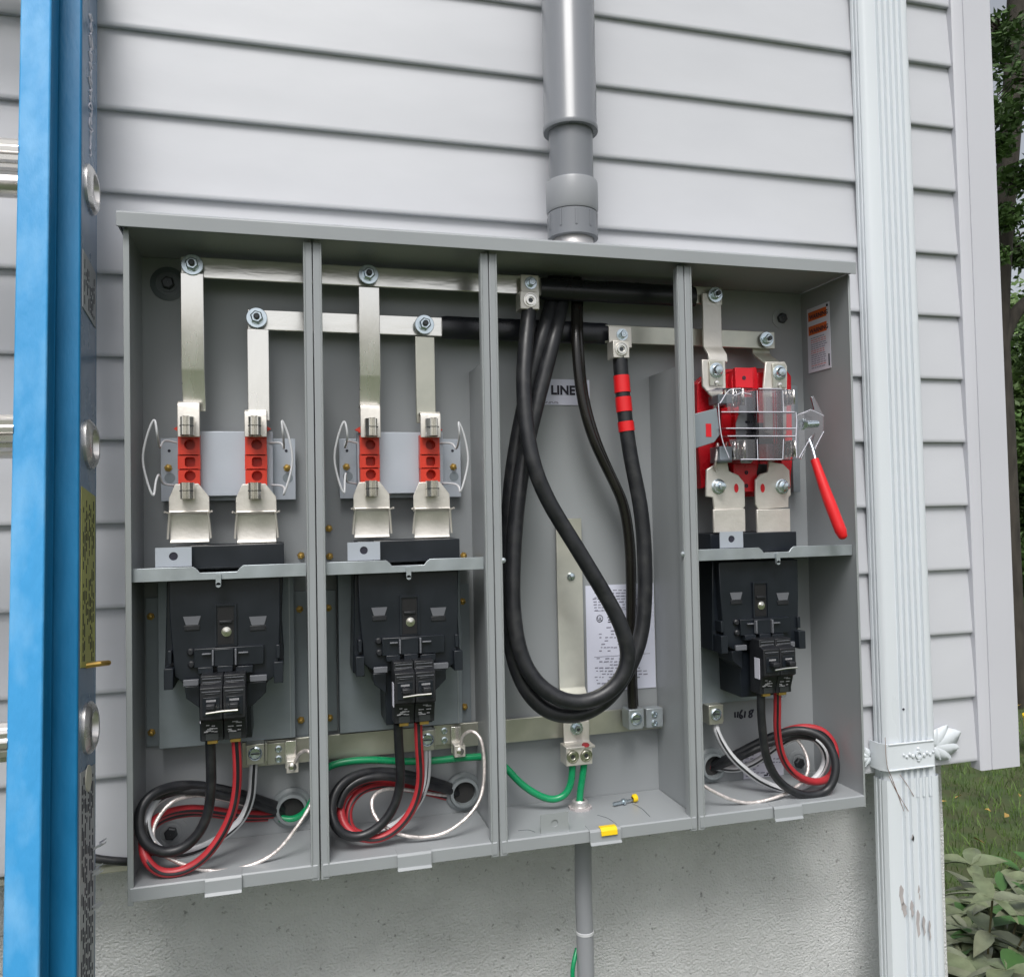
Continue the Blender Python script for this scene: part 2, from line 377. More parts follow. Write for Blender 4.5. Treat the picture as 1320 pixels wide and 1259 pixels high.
# strap
st0, st1 = P(1165, 992, yf-.004).z, P(1165, 957, yf-.004).z
sx0, sx1 = P(1141, 972, yf-.004).x, P(1208, 972, yf-.004).x
mb = MB(); sec = [(sx0-.003, -.016), (sx0-.003, yf+.006), (sx0+.004, yf-.004), (sx1-.006, yf-.004), (sx1+.003, yf+.008), (sx1+.003, -.016)]
n = len(sec); t = .0016
vs = []
for z in (st0, st1):
    vs += [(x, y, z) for x, y in sec]
    vs += [(x+(t if x < (sx0+sx1)/2 else -t), y+(t if y < -.02 else 0), z) for x, y in sec]
fs = []
for i in range(n-1): fs += [(i, i+1, 2*n+i+1, 2*n+i), (n+i+1, n+i, 3*n+i, 3*n+i+1), (2*n+i, 2*n+i+1, 3*n+i+1, 3*n+i), (i+1, i, n+i, n+i+1)]
mb.add(vs, fs)
for z in (st0+.001, st1-.001): mb.tube([Vector((sx0+.006, yf-.0045, z)), Vector((sx1-.006, yf-.0045, z))], .0012, 6)
strap = obj('strap', mb, 'downspout', ds, smooth=True)
mb = MB(); c = P(1184, 972, yf-.0045)
mb.ring(c, (0, -1, 0), .0035, .0065, .0022, 16)
for s_ in (-1, 1):
    for q in range(4):
        mb.lathe(c+Vector((s_*(.010+q*.0055), 0, (.0016 if q % 2 else -.0016))), (0, -1, 0), [(.0034-q*.0005, 0), (.0025-q*.0004, .0016), (.0001, .0022)], 10)
for s_ in (-1, 1): mb.lathe(c+Vector((0, 0, s_*.0085)), (0, -1, 0), [(.003, 0), (.002, .0014), (.0001, .002)], 10)
obj('rosette', mb, 'downspout', strap, smooth=True)
for side in (1, -1):
    mb = MB()
    if side == 1: base = P(1203, 962, -.02); lobes = [(78, .030), (50, .042), (20, .056), (-6, .048), (-34, .038), (-62, .024)]
    else: base = P(1120, 975, -.02); lobes = [(120, .018), (160, .016), (200, .018), (240, .016)]
    for ang, ln in lobes:
        a = math.radians(ang); d = Vector((math.cos(a), 0, math.sin(a))); nn = Vector((-d.z, 0, d.x)); K = 7
        row = []
        for i in range(K):
            t_ = i/(K-1); wd = .0135*math.sin(math.pi*min(1, t_*.86+.14))*(ln/.04)
            cc = base+d*ln*t_+Vector((0, -.002, 0))
            row.append((cc+nn*wd, cc+Vector((0, -.0016*math.sin(math.pi*t_)-.0004, 0)), cc-nn*wd))
        vs = [v for r_ in row for v in r_]; fs = []
        for i in range(K-1): fs += [(3*i, 3*i+1, 3*i+4, 3*i+3), (3*i+1, 3*i+2, 3*i+5, 3*i+4)]
        mb.add(vs, fs)
    lf = obj('leaf_ornament', mb, 'downspout', strap, smooth=True); sm = lf.modifiers.new('s', 'SOLIDIFY'); sm.thickness = .002

# ================================================================== conduit above and below
cy = -.07; cc = P(735, 150, cy)
cr_ = thing('conduit_riser', 'thick grey plastic conduit with couplings entering the cabinet top', 'conduit', (cc.x, cy, 1.69))
def zc(py): return P(735, py, cy).z
def cxz(z): return cc.x+(z-cc.z)*(-.004)
c0 = Vector((cc.x, cy, 0))
def lat(name, prof, m): return obj(name, MB().lathe(c0, (0, 0, 1), prof, 40), m, cr_, smooth=True)
r1_, r2_ = .0355, .0295
za = zc(172)
lat('sleeve', [(r2_+.0005, za), (r1_+.001, za), (r1_+.0015, za+.002), (r1_+.0015, za+.006), (r1_, za+.009), (r1_, 3.2)], 'pvc')
lat('pipe', [(r2_, zc(245)), (r2_, za+.03)], 'pvc')
lat('coupling', [(r2_, zc(236)), (.034, zc(237)), (.0348, zc(239)), (.0348, zc(273)), (.0335, zc(276)), (.03, zc(276))], 'pvc_light')
lat('adapter', [(.031, zc(276)), (.0332, zc(277)), (.0332, zc(300)), (.0338, zc(300)), (.0338, zc(309)), (.028, zc(310))], 'pvc')
mb = MB()
for i in range(10):
    a = 2*math.pi*(i+.2)/10
    mb.box(-.0012, .0012, -.0008, .0008, zc(299), zc(279))
    vs = mb.v[-8:]
    for v in vs: x, y = v.x, v.y; v.x = cc.x+math.cos(a)*(.0334+y)-math.sin(a)*x; v.y = cy+math.sin(a)*(.0334+y)+math.cos(a)*x
obj('grip_rib', mb, 'pvc', cr_)
lat('metal_hub', [(.0265, zc(306)), (.0275, zc(308)), (.0275, Z1+.014), (.036, Z1+.013), (.036, Z1+.008)], 'hub')
lc = P(751, 1110, -.055)
lcd = thing('lower_conduit', 'thin grey plastic conduit running down from the cabinet floor', 'conduit', (lc.x, -.055, Z0-.2))
zq = lambda py: P(751, py, -.055).z
mb = MB().tube(relax(crom([Vector((lc.x+.002, -.055, Z0+.002)), Vector((lc.x, -.055, zq(1150))), Vector((lc.x+.001, -.055, zq(1200))), Vector((lc.x+.001, -.055, zq(1290))), Vector((lc.x+.002, -.055, zq(1400))), Vector((lc.x+.002, -.05, GZ))], 8), 4), .0115, 20)
obj('pipe', mb, 'pvc_light', lcd, smooth=True)
obj('joint_ring', MB().lathe(Vector((lc.x+.001, -.055, zq(1203))), (0, 0, 1), [(.0115, 0), (.0122, .0005), (.0122, .004), (.0115, .0045)], 24), 'wire_white', lcd, smooth=True)
obj('locknut', MB().lathe(Vector((lc.x+.002, -.055, Z0-.006)), (0, 0, 1), [(.0115, 0), (.0165, 0), (.0165, .006), (.0115, .006)], 8), 'bolt_dark', lcd)
obj('green_ground_wire', MB().tube(px_path([(744, 1222, -.045), (740, 1238, -.052), (738, 1252, -.055), (739, 1275, -.055), (744, 1330, -.05)]), .003, 10), 'wire_green', smooth=True, label='short green wire beside the lower conduit, low on the stucco', cat='wire')

# ================================================================== ladder (built upright, then leaned)
th = math.radians(8.3)
lad = thing('extension_ladder', 'blue fibreglass extension ladder with aluminium rungs leaning on the siding', 'ladder', (0, 0, 0))
ORG[lad.name] = Vector((0, 0, 0))
ROOT = Vector((0, -.341, GZ)); 
def Lc(v):   # world point to ladder frame
    d = Vector(v)-ROOT; c_, s_ = math.cos(th), math.sin(th)
    return Vector((d.x, d.y*c_-d.z*s_, d.y*s_+d.z*c_))
# in the ladder frame: back of base rail at y=0, front of fly flange at about -.17
yb0 = 0.; yb1 = -.082; yf0 = -.088; yf1 = -.120
def lx(px, py, yl):  # ladder-frame x of a photo column on the ladder plane yl
    d = _f+(px-660)/FPX*_r-(py-629.5)/FPX*_u
    nrm = Vector((0, math.cos(th), -math.sin(th)))
    t = (yl-(CAM-ROOT).dot(nrm))/d.dot(nrm); return Lc(CAM+d*t)
H = 3.3
xw = (lx(108, 100, yb1).x+lx(95, 1150, yb1).x)/2
xf1 = (lx(68, 100, yf1).x+lx(48, 1150, yf1).x)/2; xf0 = (lx(27, 100, yf1).x+lx(1, 1150, yf1).x)/2
def rail(name, x0, x1, y0, y1, m_fl, m_web, sgn):
    t = .004; mbw = MB()
    xo = x1 if sgn > 0 else x0; xi = x0 if sgn > 0 else x1
    web = MB().box(min(xo, xo-sgn*t), max(xo, xo-sgn*t), y1+.0045, y0-.0045, 0, H)
    r = obj('rail', web, m_web, lad, bevel=.0015)
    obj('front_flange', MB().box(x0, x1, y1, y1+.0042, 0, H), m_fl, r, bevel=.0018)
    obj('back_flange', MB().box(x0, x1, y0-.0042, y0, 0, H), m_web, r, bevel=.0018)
    return r
LW = .40
rb = rail('rail', xw-.046, xw, yb0, yb1, 'lad_dark', 'lad_web_sheen', 1)
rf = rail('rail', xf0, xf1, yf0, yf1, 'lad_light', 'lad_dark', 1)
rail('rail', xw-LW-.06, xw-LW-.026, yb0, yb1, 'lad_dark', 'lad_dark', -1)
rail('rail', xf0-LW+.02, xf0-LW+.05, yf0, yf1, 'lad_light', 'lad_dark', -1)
zr = [lx(118, 243, yb1/2).z, lx(115, 575, yb1/2).z, lx(110, 935, yb1/2).z]
sp = (zr[0]-zr[2])/2
for i in range(-3, 8):
    z = zr[1]+(i)*sp
    if z < .15 or z > H-.1: continue
    rg = obj('rung', MB().tube([Vector((xw-LW-.05, yb1/2, z)), Vector((xw+.002, yb1/2, z))], .0135, 16), 'lad_alu', lad, smooth=True)
    # rounded swage plate on the outer face
    prof = []
    mbp = MB(); n = 28
    for k_, (sc, hx) in enumerate([(1.0, .0), (1.0, .003), (.86, .0062), (.72, .0078), (.60, .0075), (.55, .002)]):
        mbp.v += [Vector((xw+hx, yb1/2+.027*sc*math.copysign(abs(math.cos(2*math.pi*j/n))**.8, math.cos(2*math.pi*j/n)), z+.026*sc*math.copysign(abs(math.sin(2*math.pi*j/n))**.8, math.sin(2*math.pi*j/n)))) for j in range(n)]
    for k_ in range(5): mbp.f += [(k_*n+j, k_*n+(j+1) % n, (k_+1)*n+(j+1) % n, (k_+1)*n+j) for j in range(n)]
    mbp.f.append(tuple(range(5*n, 6*n)))
    obj('rung_end', mbp, 'lad_alu', rg, smooth=True)
    zf = z-.002; rg2 = MB()
    for q in range(10):
        a = 2*math.pi*q/10; rg2.tube([Vector((xf0-LW+.03, (yf0+yf1)/2+.0135*math.cos(a), zf+.0135*math.sin(a))), Vector((xf0+.001, (yf0+yf1)/2+.0135*math.cos(a), zf+.0135*math.sin(a)))], .0048, 6)
    obj('rung', rg2, 'lad_alu', lad, smooth=True)
# stickers on the outer face of the base rail
def sticker(py0, py1, m, a=.18, b=.86):
    z1_, z0_ = lx(115, py0, yb1/2).z, lx(112, py1, yb1/2).z
    ya, yb_ = yb1+.008, yb0-.010
    return obj('sticker', MB().box(xw+.0002, xw+.0010, ya, yb_, z0_, z1_), m, lad), z0_, z1_, ya, yb_
def dashes(st, n, ink, seed=1, gap=.25, lw=.0016, hh=None):
    o, z0_, z1_, ya, yb_ = st; random.seed(seed); mb = MB()
    rows = int((yb_-ya)/.0065)
    for rr in range(1, rows):
        y = ya+rr*.0065; z = z0_+.006
        while z < z1_-.008:
            l = random.uniform(.003, .014)
            if random.random() > gap and z+l < z1_-.005: mb.box(xw+.0011, xw+.0014, y, y+lw, z, z+l)
            z += l+random.uniform(.002, .005)
    if mb.v: tag(obj('print', mb, ink, o), kind='stuff')
dashes(sticker(636, 862, 'sticker_yellow'), 40, 'ink', 3, .35, .002)
s2 = sticker(992, 1330, 'sticker_grey'); dashes(s2, 60, 'ink', 4, .2, .0024)
dashes(sticker(340, 412, 'sticker_grey'), 10, 'ink', 5, .3)
z_ = lx(112, 1005, yb1/2).z
obj('round_mark', MB().cyl((xw+.001, yb1/2+.0, z_), (1, 0, 0), .013, .0008, 20), 'cream', s2[0])
for (py, k_) in ((860, 'brass'),):
    z_ = lx(112, py, yb1/2).z; obj('pin', MB().tube([Vector((xw, -.05, z_)), Vector((xw+.012, -.045, z_+.001)), Vector((xw+.018, -.03, z_+.001))], .0028, 8), k_, lad, smooth=True)
for py in (1102, 1137, 1180):   # torn curls of sticker film
    z_ = lx(112, py, yb1/2).z; random.seed(py); mb = MB()
    for q in range(6):
        a = Vector((xw+.001+random.uniform(0, .006), -.03+random.uniform(-.012, .02), z_+random.uniform(-.004, .004)))
        mb.add([a, a+Vector((.005, .006, .002)), a+Vector((.007, .002, .005)), a+Vector((.001, -.003, .003))], [(0, 1, 2, 3)])
    obj('torn_film', mb, 'paper_w', lad)
# white script lettering print on the top outer face
random.seed(9); pts = []
zt_l, zb_l = lx(118, 20, yb1/2).z, lx(118, 205, yb1/2).z
for i in range(60):
    t_ = i/59; amp = .011*(1 if t_ < .8 else .3); pts.append(Vector((xw+.0006, -.040+amp*math.sin(i*1.9)*(0.6+.4*math.sin(i*.7)), zt_l+(zb_l-zt_l)*t_+.004*math.sin(i*2.7))))
obj('logo_lettering', MB().tube(crom(pts, 4), .0011, 5), 'paper_w', lad)
ph = math.radians(1.2); lad.location = ROOT+Vector((1.67*math.sin(ph), 0, 0)); lad.rotation_euler = (-th, -ph, 0)

# ================================================================== meter cabinet
cab = thing('meter_cabinet', 'open grey steel meter cabinet with four bays and a rain hood on the siding', 'electrical cabinet', (.6, YB, Z0))
T = .0018
obj('back_panel', MB().box(X0+T, X4-T, YB, YB+.0016, Z0+.004, Z1), 'cab', cab)
ob = obj('side_panel', MB().box(X0, X0+T, YF, YB+.002, Z0, Z1), 'cab', cab, bevel=.0005)
obj('edge_return', MB().box(X0-.0008, X0+.0055, YF-.0018, YF-.0001, Z0-.004, Z1-.002), 'cab_edge', ob, bevel=.0006)
ob = obj('side_panel', MB().box(X4-T, X4, YF, YB+.002, Z0, Z1), 'cab', cab, bevel=.0005)
obj('edge_return', MB().box(X4-.0025, X4+.0008, YF-.0018, YF-.0001, Z0-.001, Z1-.002), 'cab_edge', ob, bevel=.0006)
obj('top_panel', MB().box(X0-.002, X4+.002, YF+.0, YB+.002, Z1+.0005, Z1+.0025), 'cab', cab)
# rain hood: sloping top sheet and turned down front lip
zl0 = Z1-.0025; zl1 = zl0+.0155
mb = MB(); ha, hb = X0-.006, X4+.004
mb.sheet([(YF-.010, zl0), (YF-.0102, zl1), (YF-.007, zl1+.002), (YB+.004, zl1+.013)], ha, hb, .0016)
hood = obj('rain_hood', mb, 'cab', cab, bevel=.0005)
mb = MB().box(ha, ha+.0016, YF-.0098, YB, zl0+.003, zl1+.001); mb.box(hb-.0016, hb, YF-.0098, YB, zl0+.003, zl1+.001); obj('hood_end', mb, 'cab', hood)
for px in (437,):
    mb = MB(); b0 = Vector((P(px, 287, YF).x, YF+.005, zl1+.002))
    mb.box(b0.x-.006, b0.x+.006, b0.y-.003, b0.y+.003, b0.z, b0.z+.003)
    for q in range(4): mb.lathe(b0+Vector((-.0045+q*.003, 0, .003)), (0, 0, 1), [(.0018, 0), (.0014, .002), (.0002, .0032)], 8)
    obj('hood_clip', mb, 'bolt_dark', hood)
for i, px in enumerate((708, 776, 800)):
    b0 = Vector((P(px, 312, YF+.02).x, YF+.02, zl1+.0045)); obj('hood_rivet', MB().lathe(b0, (0, 0, 1), [(.003, 0), (.0026, .0015), (.0003, .0028)], 12), 'paper_w', hood, smooth=True)
# dividers between bays
ZOP = P(848, 484, -.03).z
for i, xd in enumerate((X1, X2, X3)):
    ob = obj('divider', MB().box(xd-.0022, xd-.0006, YF+.001, YB-.0004, Z0+.002, ZOP).box(xd+.0006, xd+.0022, YF+.001, YB-.0004, Z0+.002, ZOP)
             .box(xd-.0022, xd-.0006, YF+.001, YF+.018, ZOP, Z1).box(xd+.0006, xd+.0022, YF+.001, YF+.018, ZOP, Z1), 'cab', cab)
    for s_ in (-1, 1):
        mb = MB(); a, b = (xd-.0105, xd-.0006) if s_ < 0 else (xd+.0006, xd+.0105)
        mb.box(a, b, YF-.0016, YF, Z0-.003, Z1-.0035)
        e = a if s_ < 0 else b
        mb.box(min(e, e-s_*.0016), max(e, e-s_*.0016), YF+.0001, YF+.010, Z0-.002, Z1-.006)
        obj('divider_flange', mb, 'cab', ob, bevel=.0007)
        obj('flange_bead', MB().tube([Vector((e-s_*.0012, YF-.0017, Z0)), Vector((e-s_*.0012, YF-.0017, Z1-.004))], .0012, 8), 'cab_edge', ob, smooth=True)
    if i > 0: obj('rivet', MB().lathe(Vector((xd+(.0115 if i == 1 else -.0115), YF-.001, P(650, 722, YF).z)), (0, -1, 0), [(.0035, 0), (.003, .0015), (.0003, .0025)], 12), 'zinc', ob, smooth=True)
# bay floors with a turned down front lip and a latch tab
bays = [(X0+.002, X1-.003), (X1+.003, X2-.003), (X2+.003, X3-.003), (X3+.003, X4-.002)]
FZ = Z0+.0155
tabs = [(264, 1140, 312), (512, 1108, 556), (760, 1082, 800), (997, 1046, 1033)]
for (a, b), (t0, ty, t1) in zip(bays, tabs):
    mb = MB().sheet([(YF-.0026, Z0+.0005), (YF-.0028, FZ-.0015), (YF-.0012, FZ), (YB-.001, FZ+.0005)], a, b, -.0014)
    fl = obj('bay_floor', mb, 'cab', cab, bevel=.0004)
    xa_, xb_ = P(t0, ty, YF-.004).x, P(t1, ty, YF-.004).x
    mb = MB().sheet([(YF+.012, FZ+.0008), (YF-.004, FZ+.0006), (YF-.0065, FZ-.002), (YF-.0072, Z0+.001), (YF-.010, Z0-.0018)], xa_, xb_, .0013)
    obj('latch_tab', mb, 'cab', fl, bevel=.0004)
# tab with a hole standing in the third bay
a, b = P(697, 1065, YF+.004).x, P(733, 1065, YF+.004).x; z0_, z1_ = FZ-.001, P(715, 1048, YF+.004).z
obj('hasp_tab', MB().holed(a, b, z0_, z1_, (a+b)/2, z1_-.012, .0045, 16, YF+.004, .0014), 'cab_edge', cab)
# vertical bracket strips with brass screws either side of the breaker plates
def brass(parent, x, y, z):
    mb = MB().lathe(Vector((x, y, z)), (0, -1, 0), [(.0048, 0), (.0048, .001), (.0042, .0018), (.0032, .0018), (.0032, .0045), (.0025, .0055), (.0003, .006)], 6)
    return obj('brass_screw', mb, 'brass', parent)
def bay_brackets(dx):
    for sx, (pa, pb, py0, py1) in enumerate(((188, 206, 770, 962), (373, 397, 762, 950))):
        mb = MB(); a, b = P(pa, 860, -.022).x+dx, P(pb, 860, -.022).x+dx; z1_, z0_ = P((pa+pb)/2, py0, -.022).z, P((pa+pb)/2, py1, -.022).z
        mb.box(a, b, -.022, YB-.0002, z0_, z1_); br = obj('bracket_strip', mb, 'zinc_dull', cab, bevel=.0005)
        for pz in (785, 928): brass(br, (a+b)/2+.002*(1 if sx else -1), -.022, P(386, pz, -.022).z)
bay_brackets(0); bay_brackets(.2105)
for (px, py) in ((424, 681), (425, 717), (598, 716), (175, 717), (388, 716)):
    p = P(px, py, -.022 if px > 400 else -.022); brass(cab, p.x, YB-.001, p.z)
def corner_bolt(px, py, r, m1, m2, name='mounting_bolt'):
    p = P(px, py, YB); 
    w_ = obj(name, MB().lathe(p, (0, -1, 0), [(r, 0), (r, .0012), (r*.72, .002), (r*.70, .0012), (.0105, .0012), (.0105, .0025), (.002, .0025)], 32), m1, cab, smooth=True)
    obj('bolt_head', MB().lathe(p+Vector((0, -.0025, 0)), (0, -1, 0), [(.0078, 0), (.0078, .005), (.006, .0062), (.0004, .0062)], 6), m2, w_)
    return w_
corner_bolt(217, 366, .021, 'rubber', 'bolt_dark'); corner_bolt(1006, 411, .0145, 'cab', 'bolt_dark'); corner_bolt(221, 1072, .019, 'cab', 'bolt_dark'); corner_bolt(1028, 982, .018, 'cab', 'bolt_dark')
corner_bolt(1006, 411, .018, 'cab', 'cab', 'embossed_ring') if False else None
# knockout bushings where the feeder cables enter
for (px, py, r) in ((376, 1040, .0255), (597, 1019, .0255), (916, 985, .025)):
    p = P(px, py, YB)
    k_ = obj('cable_bushing', MB().lathe(p, (0, -1, 0), [(r, 0), (r, .002), (r*.93, .004), (r*.80, .005), (r*.74, .011), (r*.60, .012), (r*.58, .002), (r*.58, -.012)], 40), 'ring_pvc', cab, smooth=True)
    obj('bushing_hole', MB().cyl(p+Vector((0, -.0024, 0)), (0, -1, 0), r*.58, .0008, 32), 'dark_void', k_)
# handwriting on the fourth bay back
def stroke(lst, px0, py0, sc, y, r): return relax(crom([P(px0+a*sc, py0+b*sc, y) for a, b in lst], 6), 1)
mb = MB()
for lst in ([(0, 2), (.2, 9)], [(4, 1.6), (3.2, 9)], [(9.5, -1), (6.8, 3.5), (6.2, 8), (8, 10), (9.6, 7.5), (7.6, 5.8)], [(13.2, .8), (12.4, 9)], [(24, -1), (19.5, .5), (18.6, 3.2), (21.4, 4.6), (21.6, 7.6), (18.6, 8.6), (18.3, 6), (22, 2.6), (23, .2), (20.5, -.6)]):
    mb.tube(stroke(lst, 947.5, 915.5, 1.0, YB-.0006, .0007), .0012, 6)
obj('handwriting', mb, 'ink', cab)

# ------------------------------------------------------------------ stickers and papers
def paper(name, label, px0, py0, px1, py1, m='paper', y=YB-.0012):
    mb = MB().pbox(px0, py0, px1, py1, y, y+.0006); return obj(name, mb, m, None, label=label, cat='label')
lb = paper('line_label', 'white label reading LINE on the back of the third bay', 696, 489, 760, 522)
p = P(710, 508, YB-.0015)
text_mesh('LINE', .0172, 'lettering', 'ink', lb, p+Vector((0, -.0004, 0)), (1, 0, .0), (0, 0, 1), bold=.0007)
def prints(parent, px0, py0, px1, py1, rows, y, ink='ink_grey', seed=1, h=1.2, dens=.75, mx=14):
    random.seed(seed); mb = MB()
    for i in range(rows):
        py = py0+(py1-py0)*i/max(1, rows-1); px = px0+random.uniform(0, 4)
        end = px1-random.uniform(0, (px1-px0)*.35)
        while px < end:
            l = random.uniform(2, mx*.45)
            if random.random() < dens: a, b = P(px, py, y), P(px+l, py+h*random.uniform(.7, 1.1), y); mb.box(a.x, b.x, y, y+.0002, b.z, a.z)
            px += l+random.uniform(.8, 2.2)
    return tag(obj('print', mb, ink, parent), kind='stuff')
prints(lb, 700, 517.5, 738, 519, 2, YB-.0015, 'ink_grey', 2, 1)
lb = paper('instruction_sheet', 'tall white sheet of fine print behind the black cables in the third bay', 756, 753, 844, 889)
prints(lb, 764, 760, 838, 786, 8, YB-.0015, 'ink_grey', 3); prints(lb, 782, 795, 820, 801, 3, YB-.0015, 'ink', 4)
prints(lb, 772, 808, 825, 838, 8, YB-.0015, 'ink_grey', 5); prints(lb, 766, 848, 835, 884, 10, YB-.0015, 'ink_grey', 6)
for (a, b, c, d) in ((766, 768, 838, 768.6), (766, 785, 838, 785.6), (766, 844, 838, 844.6)):
    obj('rule_line', MB().pbox(a, b, c, d, YB-.0015, YB-.0013), 'ink_grey', lb)
p = P(773, 797, YB-.0015); mb = MB().ring(p, (0, -1, 0), .0042, .0050, .0002, 24); obj('approval_mark', mb, 'ink', lb)
text_mesh('UL', .0062, 'lettering', 'ink', lb, p+Vector((-.0036, -.0003, -.002)), (1, 0, -.15), (.0, 0, 1), bold=.0001)
lb = paper('small_label', 'small white printed label behind the wire coils in the fourth bay', 958, 962, 1010, 1009, 'paper_w')
prints(lb, 960, 968, 1006, 1004, 9, YB-.0015, 'ink_grey', 8); prints(lb, 978, 996, 1000, 998, 2, YB-.0015, 'ink', 9, 1.6)
# warning sticker on right wall
xw_ = X4-T-.0006
q = [PXw(*c_, xw_) for c_ in ((1040, 401), (1069, 387), (1072, 471), (1043, 484))]
ya = (q[0].y+q[3].y)/2; yb_ = (q[1].y+q[2].y)/2; zt = (q[0].z+q[1].z)/2; zb = (q[2].z+q[3].z)/2
lb = obj('warning_sticker', MB().box(xw_-.0004, xw_, yb_, ya, zb, zt), 'paper_w', None, label='white and orange warning sticker on the inner right wall of the cabinet', cat='sticker')
Hh = zt-zb; Ww = ya-yb_
for f0, f1 in ((.80, .94), (.58, .72)):
    b_ = obj('orange_band', MB().box(xw_-.0007, xw_-.0004, yb_+Ww*.14, ya-Ww*.06, zb+Hh*f0, zb+Hh*f1), 'ink_orange', lb)
    text_mesh('WARNING', .0090, 'lettering', 'ink', b_, Vector((xw_-.0010, ya-Ww*.12, zb+Hh*(f0+.025))), (0, -1, 0), (0, 0, 1), bold=.0003)
random.seed(21); mb = MB(); mb2 = MB()
for i in range(15):
    z = zb+Hh*(.52-.033*i); y = ya-Ww*.15
    while y > yb_+Ww*.25:
        l = random.uniform(.003, .008); (mb if i not in (1, 2, 6, 7, 13) else mb2).box(xw_-.0007, xw_-.0004, y-l, y, z, z+.0012); y -= l+.0015
tag(obj('print', mb, 'ink_grey', lb), kind='stuff'); tag(obj('print', mb2, 'ink_red', lb), kind='stuff')
obj('black_bar', MB().box(xw_-.0007, xw_-.0004, yb_+Ww*.05, yb_+Ww*.10, zb+Hh*.04, zb+Hh*.22), 'ink', lb)
obj('black_dot', MB().cyl((xw_-.0004, yb_+Ww*.10, zt-Hh*.045), (-1, 0, 0), .0022, .0003, 12), 'ink', lb)

# ------------------------------------------------------------------ bolts and bus bars
def bolt(parent, p, r=.012, m='bolt', dark=True, stud=.006):
    p = Vector(p)
    w_ = obj('bolt', MB().lathe(p, (0, -1, 0), [(.001, 0), (r, 0), (r, .0012), (r*.96, .0017), (r*.66, .0017), (r*.66, .0032), (r*.5, .0032)], 28), m, parent, smooth=True)
    obj('nut', MB().lathe(p+Vector((0, -.0032, 0)), (0, -1, 0), [(r*.62, 0), (r*.62, .0040), (r*.50, .0052), (r*.3, .0052)], 6), m, w_)
    obj('stud', MB().lathe(p+Vector((0, -.0052, 0)), (0, -1, 0), [(r*.30, 0), (r*.30, stud), (r*.22, stud+.001), (.0001, stud+.001)], 12), 'bolt_dark' if dark else m, w_, smooth=True)
    return w_
ZU = P(475, 356, -.06).z; ZL = P(547, 420, -.05).z; hb2 = .0125
def bus(name, label, x0, x1, z, y, m, zz=None, group=None, hh=None):
    hh = hh or hb2
    r_ = thing(name, label, 'bus bar', ((x0+x1)/2, y, z), group)
    obj('bar', MB().box(x0, x1, y, y+.0045, z-hh, z+hh), m, r_, bevel=.0008); return r_
b = bus('bus_bar', 'long bright upper bus bar across the first two bays', P(233, 345, -.058).x, P(696, 372, -.058).x, ZU, -.058, 'tin_h')
bolt(b, Vector((P(248, 345, -.066).x, -.067, ZU)), .0125); bolt(b, Vector((P(475, 356, -.066).x, -.067, ZU)), .0125)
b = bus('bus_bar', 'bright lower bus bar across the first two bays ending in black sleeve', P(319, 412, -.048).x, P(571, 422, -.048).x, ZL, -.048, 'tin_h')
bolt(b, Vector((P(331, 411, -.056).x, -.057, ZL)), .0125); bolt(b, Vector((P(547, 421, -.056).x, -.057, ZL)), .0125)
x_a, x_b = P(569, 424, -.046).x, P(783, 437, -.046).x
mb = MB(); ss = []
sec = [(math.cos(t_)*.0062, math.sin(t_)*(hb2+.0025)) for t_ in [2*math.pi*i/20 for i in range(20)]]
def sleeve(mb, xa, xb, z, y, wob=1., fx=1.):
    vs = []; N_ = 34
    for i in range(N_+1):
        x = xa+(xb-xa)*i/N_; s_ = 1+.06*noise.noise(Vector((x*30, 1, 1)))*wob
        if i in (0, N_): s_ *= .93
        vs += [(x, y+.002+a*s_*fx, z+b_*s_) for a, b_ in sec]
    fs = [(i*20+k, i*20+(k+1) % 20, (i+1)*20+(k+1) % 20, (i+1)*20+k) for i in range(N_) for k in range(20)]+[tuple(range(20)), tuple(range(N_*20, N_*20+20))]
    mb.add(vs, fs)
sleeve(mb, x_a, x_b, ZL, -.048)
obj('shrink_sleeve', mb, 'sleeve', b, smooth=True, label='black heat shrink sleeve over the lower bar')
b = bus('bus_bar', 'upper bus bar under black sleeve between third and fourth bays', P(694, 372, -.055).x, P(931, 387, -.058).x, ZU-.001, -.0585, 'tin_dull')
mb = MB(); sleeve(mb, P(697, 375, -.06).x, P(897, 385, -.06).x, ZU-.003, -.058, 1., 1.5); obj('shrink_sleeve', mb, 'sleeve', b, smooth=True)
bolt(b, Vector((P(921, 386, -.066).x, -.068, ZU-.002)), .011)
b = bus('bus_bar', 'dull lower bus bar running from third bay into fourth bay', P(780, 436, -.050).x, P(999, 442, -.050).x, ZL-.001, -.050, 'tin_dull')
bolt(b, Vector((P(989, 441, -.056).x, -.054, ZL-.001)), .011)
# vertical riser straps
def riser(label, px0, px1, pyt, pyk, pyb, y0, m, bend=True, grp='riser straps from bus bars to meter jaws'):
    my = (pyt+pyk)/2; a, b_ = P(px0, my, y0).x, P(px1, my, y0).x; pm = (px0+px1)/2
    zt_, zk_, zb_ = P(pm, pyt, y0).z, P(pm, pyk, y0).z, P(pm, pyb, y0).z
    r_ = thing('riser_strap', label, 'bus strap', ((a+b_)/2, y0, zb_), grp)
    if bend: prof = [(y0, zt_), (y0, zk_+.003), (y0+.001, zk_), (y0+.013, zk_-.037), (y0+.0135, zb_-.004)]
    else: prof = [(y0, zt_), (y0, zb_)]
    obj('strap', MB().sheet(prof, a, b_, .0035), m, r_, bevel=.0007); return r_
riser('leftmost bright strap hanging from the upper bus bar in the first bay', 233, 263, 352, 478, 524, -.0665, 'tin')
riser('short straight strap from lower bus bar to the right jaw of the first bay', 319, 347, 424, 520, 542, -.0565, 'tin', False)
